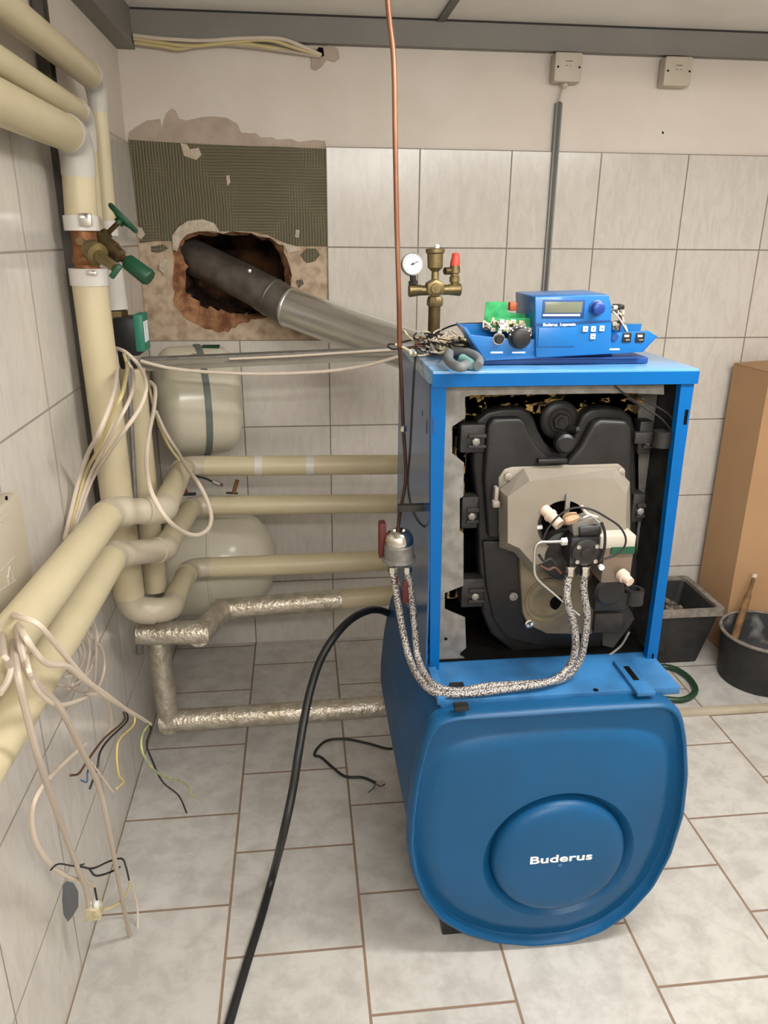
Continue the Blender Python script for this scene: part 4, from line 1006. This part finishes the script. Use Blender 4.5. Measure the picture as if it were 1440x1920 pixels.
# ------------------------------------------------------------------ boiler safety group
YS = -.98
sg = thing('safety_group', tuple(at(814, 655, y=YS)), 'brass safety group with round pressure gauge and red cap standing at the boiler top', 'fitting')
def up(px, py): return at(px, py, y=YS)
cyl('riser_pipe', Vector((up(814, 600).x, YS, ZT-.06)), up(815, 560), .0155, M['brass_dark'], sg, 24)
lathe('union_nut', up(815, 574), up(816, 556), [(0, .019), (.004, .021), (.016, .021), ((up(815, 574)-up(816, 556)).length, .018)], M['brass'], sg, 8)
bm = bmesh.new(); add_tube(bm, [up(766, 545), up(768, 545), up(790, 544)], [.0135, .016, .013], 20); add_tube(bm, [up(840, 543), up(862, 543), up(864, 543)], [.013, .016, .0135], 20)
add_tube(bm, [up(780, 545), up(850, 543)], .0125, 20)
link('manifold', bm, M['brass'], sg, True)
c = up(815, 540); 
prism('hexagonal_body', [c+Vector((math.cos(PI/6+PI/3*k)*.026, -.018, math.sin(PI/6+PI/3*k)*.024)) for k in range(6)], (0, .036, 0), M['brass'], sg, bev=.004)
lathe('body_plug', c+Vector((0, -.018, 0)), c+Vector((0, -1, 0)), [(0, .013), (.004, .012), (.004, .004), (.006, .003)], M['brass'], sg, 20)
h0 = up(816, 525); h1 = up(816, 466); L = (h1-h0).length
lathe('air_vent', h0, h1, [(0, .010), (.02, .009), (.024, .013), (.030, .019), (.062, .020), (.066, .024), (.074, .024), (.076, .016), (L-.004, .015), (L, .012)], M['brass'], sg, 28)
lathe('vent_cap', up(819, 466), up(820, 458), [(0, .006), (.008, .006), (.010, .003)], M['white_print'], sg, 14)
lathe('gauge_stem', up(775, 533), up(774, 516), [(0, .012), (.008, .012), (.009, .008), ((up(775, 533)-up(774, 516)).length, .008)], M['black'], sg, 8)
g = up(774, 495)
d = Vector((0, -1, .12)).normalized()
ga = lathe('gauge_case', g-d*.02, g+d, [(0, .024), (.002, .028), (.022, .028), (.024, .0275), (.024, .0245), (.022, .0245), (.022, .001)], M['galv'], sg, 40)
lathe('gauge_dial', g+d*.0015, g+d, [(0, .0245), (.001, .0245), (.001, .001)], M['white_print'], ga, 36)
gx = Vector((1, 0, 0)); gz = d.cross(gx)*-1
if gz.z < 0: gz = -gz
def gp_(x, z, o=.0035): return g+d*o+gx*x+gz*z
tube('needle', [gp_(.014, .006), gp_(-.006, -.0025)], .0009, M['black'], ga, 6, False)
lathe('needle_hub', gp_(0, 0, .002), gp_(0, 0, 1), [(0, .003), (.002, .003), (.0025, .001)], M['black'], ga, 14)
bm = bmesh.new()
for k in range(13):
    th = math.radians(225-270*k/12); add_tube(bm, [gp_(math.cos(th)*.0185, math.sin(th)*.0185, .003), gp_(math.cos(th)*.022, math.sin(th)*.022, .003)], .0005, 6)
link('scale_marks', bm, M['black'], ga)
lathe('relief_valve', up(852, 536), up(853, 496), [(0, .009), (.008, .010), (.01, .013), (.022, .013), (.024, .010), (.03, .010), (.032, .014), ((up(852, 536)-up(853, 496)).length, .012)], M['brass'], sg, 24)
c = up(845, 508); cyl('drain_outlet', c, c+Vector((-.016, -.006, 0)), .009, M['brass_dark'], sg, 16)
lathe('red_cap', up(853, 498), up(855, 474), [(0, .0125), (.008, .0125), (.016, .0105), ((up(853, 498)-up(855, 474)).length-.003, .0095), ((up(853, 498)-up(855, 474)).length, .006)], M['red'], sg, 12)

# ------------------------------------------------------------------ tangle of plugs and leads beside the panel
bm = bmesh.new()
zt = ZT+.001
ms = [M['cable_white'], M['wire_black'], M['conn'], M['galv'], M['wire_brown'], M['cable_grey']]
cs = [at(795+k*11, 640+(k % 3)*5, z=ZT+.02) for k in range(9)]
for k in range(90):
    c = random.choice(cs); P = []
    q = c+Vector((random.uniform(-.03, .03), random.uniform(-.05, .05), random.uniform(-.015, .012)))
    for j in range(5):
        q = q+Vector((random.uniform(-.022, .022), random.uniform(-.025, .025), random.uniform(-.012, .012))); q.z = min(max(q.z, ZT+.003), ZT+.040); P.append(q.copy())
    n0 = len(bm.faces); add_tube(bm, smooth_path(P, 4), random.choice((.0015, .0022, .003)), 6); bm.faces.ensure_lookup_table(); mi = random.choice((0, 1, 1, 2, 3, 4, 5))
    for f in bm.faces[n0:]: f.material_index = mi
for k in range(34):
    c = random.choice(cs[2:]); q = c+Vector((random.uniform(-.03, .03), random.uniform(-.05, .03), random.uniform(-.01, .012))); q.z = max(q.z, ZT+.008)
    s = random.uniform(.005, .009); n0 = len(bm.faces)
    add_box(bm, q-Vector((s*1.4, s, s*.7)), q+Vector((s*1.4, s, s*.7)), 0, Matrix.Translation(q) @ Matrix.Rotation(random.uniform(0, 3), 4, 'Z') @ Matrix.Translation(-q)); bm.faces.ensure_lookup_table(); mi = random.choice((0, 2, 2, 3, 1))
    for f in bm.faces[n0:]: f.material_index = mi
tag(link('lead_tangle', bm, ms), 'tangle of loose plugs and leads heaped on the boiler top left of the control panel', 'wires', kind='stuff')
tag(tube('cable', path([(745,648,'y',-.9),(760,640,'y',-.95),(800,632,'y',-1.0),(850,610,'y',-1.05),(905,606,'y',-1.2)]), .0022, M['wire_black']), 'thin black lead arching from the heap of plugs behind the control panel', 'cable')
tag(tube('cable', path([(752,648,'y',-.93),(732,645,'y',-.93),(728,650,'y',-.95),(740,655,'y',-1.0),(775,650,'y',-1.1),(800,645,'z',ZT+.012)]), .0024, M['wire_black']), 'short black lead looping over the left rear edge of the boiler top', 'cable')
# grey curved cable clamp
gc = thing('cable_clamp', tuple(at(868, 690, z=ZT)), 'grey curved rubber clamp with pale teal inside lying on the boiler top', 'clamp')
P = [at(842, 662, z=ZT+.026), at(841, 674, z=ZT+.020), at(850, 684, z=ZT+.016), at(864, 688, z=ZT+.016), at(874, 684, z=ZT+.016)]
tube('curved_jaw', P, [.010]*33, M['glove_grey'], gc, 14)
P = [at(852, 658, z=ZT+.026), at(872, 660, z=ZT+.028), at(890, 666, z=ZT+.026), at(899, 676, z=ZT+.02), at(896, 686, z=ZT+.014)]
tube('curved_jaw', P, [.009]*33, M['glove_grey'], gc, 14)
tube('teal_lining', [at(866, 672, z=ZT+.018), at(876, 678, z=ZT+.014), at(884, 684, z=ZT+.012)], .010, M['tealish'], gc, 12)

# ------------------------------------------------------------------ cables on the left
cg = 'pale cables fanned out below the circulator pump'
fan = [([(216,656,'y',-.9),(219,690,'y',-.98),(212,740,'x',.15),(186,810,'x',.13),(165,850,'x',.07),(148,900,'x',.03),(133,960,'x',.015),(122,1010,'x',.02)], 'cable_white', 'leftmost and thickest pale cable of the fan across the thick vertical pipe', .0072),
       ([(232,662,'y',-.9),(238,690,'y',-.94),(230,735,'x',.17),(212,775,'x',.15),(185,840,'x',.10),(160,890,'x',.04),(140,960,'x',.02),(124,1012,'x',.02)], 'cable_yellow', 'second cable of the fan, slightly yellowed, across the thick vertical pipe', .006),
       ([(240,680,'y',-.9),(250,700,'y',-.94),(246,740,'x',.18),(222,790,'x',.16),(190,850,'x',.10),(165,900,'x',.045),(143,965,'x',.02),(127,1012,'x',.02)], 'cable_white', 'third pale cable of the fan, ending at the upper thick foreground pipe', .006),
       ([(207,650,'y',-.9),(235,660,'y',-.93),(262,688,'y',-.95),(274,725,'x',.21),(262,765,'x',.20),(235,805,'x',.17),(200,855,'x',.11),(172,900,'x',.05),(148,965,'x',.02),(128,1018,'x',.02)], 'cable_white', 'outermost pale cable of the fan bulging widest to the right of the pump', .0068)]
for p, mk, lb, r in fan: cable(lb, p, r*.72, M[mk], cg)
cable('pale cable hanging in a long loop from the small vessel over both foreground pipes', [(282,716,'y',-.75),(291,730,'y',-.8),(288,770,'y',-.9),(280,810,'y',-1.0),(275,860,'y',-1.1),(279,905,'y',-1.24),(292,940,'y',-1.28),(315,975,'y',-1.28),(345,998,'y',-1.2),(372,1003,'y',-1.15),(391,990,'y',-1.1),(396,965,'y',-1.05),(385,930,'y',-1.0),(368,900,'y',-.95),(352,880,'y',-.8),(335,850,'y',-.6),(310,810,'y',-.52),(292,770,'y',-.5)], .0055, M['cable_white'])
cable('yellowed cable running from the small vessel down to the elbow of the topmost horizontal run', [(275,700,'y',-.5),(285,750,'y',-.5),(300,800,'y',-.5),(318,838,'y',-.5),(340,868,'y',-.52),(352,885,'y',-.54)], .0045, M['cable_yellow'])
cable('dark end of a cable with a small metal sensor below the topmost horizontal run', [(335,865,'y',-.52),(352,882,'y',-.54),(366,892,'y',-.54),(385,897,'y',-.5),(402,905,'y',-.48)], .0035, M['wire_black'])
cable('pale cable swinging from the left corner along the front of the trunking to the boiler', [(262,676,'y',-.7),(290,684,'y',-.68),(330,692,'y',-.66),(400,698,'y',-.65),(500,701,'y',-.65),(600,697,'y',-.65),(660,690,'y',-.65),(700,682,'y',-.66),(750,668,'y',-.68)], .0052, M['cable_white'])
cable('thin pale cable lying on the right half of the trunking lid', [(430,673,'y',-.635),(540,668,'y',-.635),(650,661,'y',-.64),(748,655,'y',-.66)], .004, M['cable_white'])
# wall plate (electrical cover) on the left wall
ep = thing('wall_cover_plate', (0, -1.7, 1.05), 'beige plastic cover box with embossed lines on the left wall, cut by the photo edge', 'box')
q0 = at(15, 925, x=.012); q1 = at(33, 1112, x=.012)
box('cover', (0, -2.1, q1.z-.015), (.03, q0.y+.01, q0.z), M['plate_in'], ep, .004)
for a, b in (((0,965),(12,950)), ((0,978),(14,965)), ((0,1072),(26,1046)), ((0,1108),(30,1088)), ((18,1062),(14,1085)), ((14,1085),(16,1098)), ((20,1070),(26,1092))):
    tube('embossed_line', [at(*a, x=.031), at(*b, x=.031)], .002, M['jbox'], ep, 6)
p = at(11, 934, x=.03); cyl('cover_screw', p, p+Vector((.002, 0, 0)), .004, M['soot_hollow'], ep, 10)

# cables springing from below the plate over the foreground pipes
X1 = .185
lg = 'cables hanging from the wall box over the foreground pipes'
S = (14,1148,'x',.04)
hang = [
 ([S,(24,1200,'x',.14),(32,1260,'x',X1),(48,1330,'x',X1),(72,1420,'x',.175),(95,1490,'x',.15),(120,1560,'x',.12),(145,1628,'x',.10),(160,1665,'x',.09),(166,1700,'x',.08)], 'cable_grey', 'thick greyish cable running straight down to the small white terminal', .0085),
 ([(30,1140,'x',.05),(35,1190,'x',.16),(55,1265,'x',X1),(100,1312,'x',X1),(120,1340,'x',X1),(150,1400,'x',.17),(185,1475,'x',.15),(205,1560,'x',.14),(222,1650,'x',.12),(240,1740,'x',.10),(250,1790,'x',.09),(240,1838,'x',.11)], 'cable_grey', 'thick greyish cable reaching lowest, its cut end just above the floor tiles', .0085),
 ([(20,1144,'x',.05),(30,1155,'x',.14),(70,1170,'x',X1),(110,1215,'x',X1),(150,1262,'x',.18),(190,1300,'x',.17),(230,1326,'x',.16),(262,1345,'x',.15),(282,1358,'x',.15)], 'cable_white', 'pale cable leading from the wall box to the green-yellow and black wire ends', .0075),
 ([(24,1150,'x',.06),(42,1185,'x',.17),(68,1225,'x',X1),(90,1245,'x',X1),(128,1250,'x',X1),(152,1270,'x',.18),(200,1303,'x',.17),(236,1330,'x',.16),(252,1341,'x',.155)], 'cable_white', 'pale cable dipping under and joining the green-yellow wire cable from below', .0075),
 ([(4,1160,'x',.06),(6,1220,'x',.18),(20,1250,'x',X1),(14,1278,'x',X1),(0,1300,'x',X1)], 'cable_grey', 'short greyish cable leaving the left edge below the wall box', .007),
 ([(28,1148,'x',.06),(50,1240,'x',.185),(60,1275,'x',.19),(76,1302,'x',X1),(110,1322,'x',.18),(140,1316,'x',.16),(175,1302,'x',.15),(195,1306,'x',.15),(206,1330,'x',.12),(208,1362,'x',.10),(196,1385,'x',.08)], 'cable_white', 'pale cable curling below the lower foreground pipe with its end at the left wall', .0065),
 ([(160,1395,'x',.10),(100,1450,'x',.12),(70,1490,'x',.12),(60,1530,'x',.11),(68,1580,'x',.10),(95,1620,'x',.09),(130,1645,'x',.085),(160,1652,'x',.085),(178,1665,'x',.08),(176,1700,'x',.075)], 'cable_white', 'pale cable making a wide round loop down to the small white terminal', .0068),
 ([(150,1160,'x',.02),(170,1195,'x',.02),(190,1215,'x',.025),(196,1250,'x',.02),(186,1285,'x',.02),(165,1300,'x',.03)], 'cable_white', 'outer pale cable of the coil on the left wall behind the foreground pipes', .0055),
 ([(140,1170,'x',.03),(160,1190,'x',.03),(168,1220,'x',.03),(164,1250,'x',.03),(150,1285,'x',.03),(128,1292,'x',.04)], 'cable_grey', 'inner greyish cable of the coil on the left wall behind the foreground pipes', .0055),
 ([(120,1270,'x',.04),(140,1268,'x',.06),(135,1285,'x',.07),(150,1296,'x',.06),(172,1290,'x',.05),(180,1240,'x',.03),(178,1190,'x',.03),(165,1165,'x',.03)], 'cable_grey', 'crumpled middle cable of the coil on the left wall behind the foreground pipes', .005),
 ([(100,1235,'x',.03),(130,1215,'x',.03),(150,1180,'x',.02),(168,1160,'x',.015),(182,1190,'x',.015),(176,1240,'x',.02),(150,1278,'x',.03),(110,1285,'x',.04),(96,1262,'x',.05)], 'cable_white', 'pale cable forming the widest loop of the coil on the left wall', .0055),
 ([(118,1250,'x',.05),(135,1262,'x',.05),(150,1250,'x',.05),(158,1225,'x',.04),(150,1195,'x',.04),(158,1168,'x',.03)], 'cable_grey', 'innermost short greyish cable in the middle of the coil', .005),
 ([(243,1648,'x',.11),(252,1675,'x',.11),(258,1710,'x',.11),(256,1790,'x',.11),(250,1828,'x',.11)], 'cable_white', 'thin pale cable hanging beside the lowest cut cable end', .0045),
]
for p, mk, lb, r in hang: cable(lb, p, r*.6, M[mk])
wires = [
 ([(280,1357,'x',.15),(268,1375,'x',.16),(265,1400,'x',.165),(275,1425,'x',.17),(300,1452,'x',.18),(335,1463,'x',.19),(352,1474,'x',.20),(362,1495,'x',.21)], 'wire_earth', 'green-yellow stripped wire end curving towards the floor', .0032),
 ([(276,1356,'x',.15),(283,1366,'x',.15),(275,1395,'x',.16),(285,1425,'x',.17),(305,1466,'x',.175),(335,1492,'x',.18),(350,1524,'x',.185)], 'wire_black', 'black stripped wire end beside the green-yellow one', .0030),
 ([(253,1340,'x',.15),(250,1360,'x',.15),(225,1385,'x',.15),(219,1410,'x',.15),(222,1450,'x',.15),(231,1466,'x',.15),(219,1478,'x',.15)], 'wire_yellow', 'thin yellow wire end dangling in a small hook', .0026),
 ([(236,1332,'x',.15),(238,1352,'x',.15),(205,1385,'x',.15),(188,1410,'x',.15),(182,1440,'x',.15),(168,1480,'x',.14)], 'wire_black', 'black wire end hanging from the joined pale cables towards the left wall', .0028),
 ([(232,1335,'x',.14),(232,1352,'x',.14),(195,1385,'x',.14),(165,1425,'x',.13),(148,1450,'x',.12),(132,1454,'x',.12)], 'wire_brown', 'brown wire running from the joined pale cables to the round loop cable', .0028),
 ([(170,1432,'x',.15),(164,1448,'x',.15),(163,1466,'x',.15),(152,1463,'x',.15)], 'wire_blue', 'tiny blue wire hook behind the hanging cables', .0022),
 ([(172,1430,'x',.16),(195,1462,'x',.16),(212,1485,'x',.16)], 'pinkish', 'short pinkish wire end beside the tiny blue hook', .0022),
 ([(152,1625,'x',.10),(175,1628,'x',.10),(205,1615,'x',.10),(228,1610,'x',.13),(236,1625,'x',.12),(242,1650,'x',.11)], 'wire_black', 'upper black wire tying the hanging cables together above the terminal', .0028),
 ([(168,1630,'x',.10),(180,1642,'x',.10),(205,1636,'x',.11),(226,1625,'x',.13)], 'wire_black', 'lower black wire tying the hanging cables together above the terminal', .0028),
 ([(94,1632,'x',.09),(110,1620,'x',.10),(140,1624,'x',.10),(158,1620,'x',.10)], 'wire_black', 'short black wire end sticking out left of the loop cable', .002),
 ([(188,1708,'x',.08),(215,1698,'x',.10),(235,1680,'x',.11),(246,1650,'x',.11)], 'cable_yellow', 'thin yellowed lead from the terminal to the long hanging cable', .0035),
 ([(178,1666,'x',.085),(182,1690,'x',.08)], 'wire_black', 'short dark core entering the terminal from above', .003),
]
for p, mk, lb, r in wires: cable(lb, p, r*.8, M[mk], None, 'wire', 'wire_end')
tb = thing('terminal_block', tuple(at(176, 1708, x=.075)), 'small white screw terminal at the end of the hanging cables beside the wall scar', 'terminal')
c = at(176, 1706, x=.075); box('body', c-Vector((.016, .014, .017)), c+Vector((.016, .014, .012)), M['conn'], tb, .002)
boxes('screw_tower', [((c.x-.012, c.y-.008, c.z+.010), (c.x-.003, c.y+.004, c.z+.022)), ((c.x+.004, c.y-.008, c.z+.010), (c.x+.013, c.y+.004, c.z+.022))], M['white_print'], tb, .001)
sm = thing('temperature_sensor', tuple(at(403, 905, y=-.48)), 'small metal sensor plug dangling below the topmost horizontal run', 'sensor')
cyl('sensor_body', at(398, 903, y=-.48), at(412, 908, y=-.48), .008, M['galv'], sm, 14)
cyl('sensor_tip', at(411, 907, y=-.48), at(418, 910, y=-.48), .005, M['wire_brown'], sm, 12)
dv = thing('drain_valve', tuple(at(440, 918, y=-.5)), 'small reddish brass tap hanging between the two upper horizontal runs', 'valve')
cyl('valve_stem', at(445, 900, y=-.46), at(438, 924, y=-.46), .007, M['copper'], dv, 12)
cyl('outlet', at(424, 924, y=-.46), at(446, 925, y=-.46), .004, M['black'], dv, 10)
bv = thing('ball_valve', tuple(at(343, 912, y=-.75)), 'dark red and black valve handle behind the elbow of the topmost horizontal run', 'valve')
cyl('valve_handle', at(336, 905, y=-.75), at(345, 925, y=-.75), .013, M['dark_red'], bv, 14)
cyl('lever', at(342, 927, y=-.75), at(366, 926, y=-.72), .005, M['black'], bv, 10)
# ------------------------------------------------------------------ hose and cables on the floor
hp_ = [(728,1150,'y',-.9),(712,1144,'y',-.98),(690,1145,'y',-1.04),(660,1160,'y',-1.1),(630,1190,'y',-1.16),(602,1235,'y',-1.2),(583,1290,'y',-1.26),(570,1350,'y',-1.32),(560,1410,'y',-1.38),(549,1480,'y',-1.42),(532,1560,'y',-1.46),(512,1640,'z',.04),(490,1720,'z',.012),(462,1810,'z',.011),(432,1912,'z',.011),(410,1990,'z',.011)]
cable('thick black rubber hose arching from the tank side and running down over the floor tiles', hp_, .0105, M['rubber'], None, 'hose', 'rubber_hose', 8, 14)
tag(tube('cable', path([(735,1404,'z',.02),(722,1403,'z',.008),(690,1394,'z',.006),(650,1386,'z',.006),(615,1388,'z',.006),(596,1402,'z',.006),(590,1416,'z',.006),(602,1420,'z',.006),(625,1440,'z',.006),(648,1456,'z',.006),(680,1458,'z',.006),(705,1468,'z',.006)]), .0045, M['rubber']), 'thin black cable curling on the floor left of the blue tank', 'cable')
for i, p in enumerate(([(704,1468),(712,1474),(722,1470)], [(704,1469),(700,1478),(690,1486)], [(705,1468),(715,1468),(718,1462)])):
    tag(tube('wire_end', path([(x, y_, 'z', .005+.002*i) for x, y_ in p]), .0018, M[('wire_brown', 'wire_blue', 'cable_grey')[i]]), ('brown', 'bluish', 'grey')[i]+' bared core at the end of the thin black floor cable', 'wire')

# ------------------------------------------------------------------ things on the right
gh = cable('dark green garden hose loop on the floor right of the tank', [(1215,1256,'z',.05),(1235,1250,'z',.013),(1262,1253,'z',.013),(1288,1268,'z',.013),(1303,1288,'z',.013),(1300,1302,'z',.013),(1280,1312,'z',.013),(1252,1311,'z',.013),(1225,1306,'z',.013)], .0115, M['hose_green'], None, 'hose', 'garden_hose', 8, 14)
bt0 = at(1268, 1346, z=0); bt1 = at(1440, 1349, z=0)
bt = box('floor_batten', (1.45, bt0.y, 0), (XR-.05, bt0.y+.03, .022), M['batten'], None, .003); tag(bt, 'low beige batten lying across the floor right of the tank', 'batten')
# cardboard box
cA = at(1350, 1219, z=0)
cB = Vector((at(1330, 1198, z=0).x-.02, -.035, 0))
top = at(1379, 682, y=cB.y).z
cd_ = thing('cardboard_box', (cA.x, cA.y, 0), 'tall brown cardboard box standing against the back wall at the right edge', 'box')
u = (cB-cA); u.z = 0; u = u.normalized(); v = Vector((-u.y, u.x, 0)); v = v if v.x > 0 else -v
wL = (cB-cA).length; wR = .50
cr = [cA, cA+u*wL, cA+u*wL+v*wR, cA+v*wR]
shift = max(0, max(p.y for p in cr)+.004)
cr = [p-Vector((0, shift, 0)) for p in cr]
bm = bmesh.new(); lo = [bm.verts.new(p) for p in cr]; hi = [bm.verts.new(p+Vector((0, 0, top))) for p in cr]
ring_bm(bm, lo, hi); bm.faces.new(lo); bm.faces.new(hi)
link('carton', bm, M['cardboard'], cd_)
e = Vector((0, 0, top))
bm = bmesh.new(); f = [bm.verts.new(p) for p in (cr[0]+e+Vector((0, 0, .001)), cr[1]+e+Vector((0, 0, .001)), cr[1]+e+v*.24+Vector((0, 0, .012)), cr[0]+e+v*.24+Vector((0, 0, .012)))]
g_ = bm.faces.new(f); r = bmesh.ops.extrude_face_region(bm, geom=[g_])
for q in r['geom']:
    if isinstance(q, bmesh.types.BMVert): q.co.z += .004
link('top_flap', bm, M['cardboard'], cd_)
prism('closing_tape', [cr[0]+e*.985+v*.22-u*.001, cr[0]+e*.985+v*.28-u*.001, cr[0]+e*.80+v*.28-u*.001, cr[0]+e*.80+v*.22-u*.001], -u*.0004, M['cardboard_in'], cd_)
# black tub
q0 = at(1308, 1240, z=0); q1 = at(1362, 1142, y=q0.y-.03)
tx1 = q0.x; txr = q1.x; zr = q1.z; yfb = q0.y; tx0 = tx1-.34
yb = -.04
bmt = bmesh.new()
def rectl(bm, x0, x1, y0, y1, z, r=.02):
    P = []
    for cx_, cy_, a0 in ((x1-r, y1-r, 0), (x0+r, y1-r, PI/2), (x0+r, y0+r, PI), (x1-r, y0+r, 1.5*PI)):
        for k in range(5): P.append(bm.verts.new((cx_+math.cos(a0+PI/2*k/4)*r, cy_+math.sin(a0+PI/2*k/4)*r, z)))
    return P
tubt = thing('mortar_tub', ((tx0+tx1)/2, -.2, 0), 'black rectangular mortar tub with dusty rim and rubble inside, between boiler and cardboard box', 'tub')
lo_ = rectl(bmt, tx0, tx1, yfb, yb-.05, 0); b_ = rectl(bmt, tx0-.03, txr-.015, yfb-.022, yb-.018, zr-.022); c_ = rectl(bmt, tx0-.028, txr-.02, yfb-.017, yb-.022, zr-.004); i_ = rectl(bmt, tx0+.005, tx1-.008, yfb+.006, yb-.055, .01)
loft(bmt, [lo_, b_, c_, i_], True, True); link('tub_body', bmt, M['tub'], tubt, True)
bmt = bmesh.new(); R0 = rectl(bmt, tx0-.048, txr, yfb-.035, yb, zr-.028); R1 = rectl(bmt, tx0-.048, txr, yfb-.035, yb, zr); R2 = rectl(bmt, tx0-.025, txr-.024, yfb-.012, yb-.024, zr); R3 = rectl(bmt, tx0-.027, txr-.022, yfb-.014, yb-.022, zr-.024)
loft(bmt, [R0, R1, R2, R3], False, False); ring_bm(bmt, R3, R0); link('rim', bmt, M['rimdust'], tubt, True)
bm = bmesh.new()
for k in range(110):
    x = random.uniform(tx0+.01, tx1-.03); y_ = random.uniform(yfb+.02, yb-.08); s = random.uniform(.006, .02); z = zr*.62+random.uniform(-.02, .03)
    q = Vector((x, y_, z)); add_box(bm, q-Vector((s, s, s)), q+Vector((s, s*.8, s*.6)), 0, Matrix.Translation(q) @ Matrix.Rotation(random.uniform(0, 3), 4, Vector((random.random(), random.random(), 1)).normalized()) @ Matrix.Translation(-q))
add_box(bm, (tx0+.002, yfb+.006, zr*.2), (tx1-.006, yb-.05, zr*.62))
rb = link('rubble', bm, M['rubble'], None); tag(rb, 'grey rubble and debris lying in the black mortar tub', 'rubble', kind='stuff')
# bucket
bk = at(1440, 1311, z=0)
bc_ = Vector((bk.x+.055, bk.y+.155, 0))
bu = thing('bucket', tuple(bc_), 'black round bucket with smeared inside standing before the cardboard box at the right edge', 'bucket')
lathe('bucket_body', bc_, bc_+Vector((0, 0, 1)), [(0, .150), (.004, .155), (.206, .170), (.206, .164), (.02, .148), (.018, .001)], M['tub'], bu, 56)
lathe('inner_smear', bc_+Vector((0, 0, .09)), bc_+Vector((0, 0, 1)), [(0, .001), (.0, .151), (.114, .1636), (.114, .163), (.003, .149), (.003, .001)], M['bucket_in'], bu, 56)
bm = bmesh.new(); add_tube(bm, [bc_+Vector((math.cos(2*PI*k/56)*.171, math.sin(2*PI*k/56)*.171, .204)) for k in range(57)], .007, 10, False); link('rim', bm, M['rimdust'], bu, True)
# stick standing in the bucket
s0 = bc_+Vector((-.10, .06, .105)); s1 = at(1414, 1082, y=bc_.y+.16)
stt = thing('wooden_stick', tuple(s0), 'short worn wooden stick leaning out of the black bucket against the cardboard box', 'stick')
sd = (s1-s0)
bm = bmesh.new(); add_tube(bm, [s0, s0+sd*.5, s0+sd*.72, s0+sd*.80, s0+sd*.95, s1], [.014, .015, .013, .007, .008, .006], 10); link('handle', bm, M['stick'], stt, True)
cyl('pale_tip', s1-sd.normalized()*.004, s1+sd.normalized()*.012, .010, M['pinkish'], stt, 12)
# unseen lamp bodies around the area lights
for (x, y_) in ((1.75, -1.95), (.9, -3.7)):
    t = thing('ceiling_lamp', (x, y_, ZC), 'unseen white batten lamp assumed on the ceiling behind the camera' if y_ < -3 else 'white batten lamp hung from the ceiling front right of the boiler', 'lamp')
    box('lamp_body', (x-.65, y_-.05, 2.21), (x+.65, y_+.05, 2.25), M['white_print'], t, .004)
    for dx in (-.5, .5): cyl('hanger', (x+dx, y_, 2.25), (x+dx, y_, ZC), .004, M['galv'], t, 8)
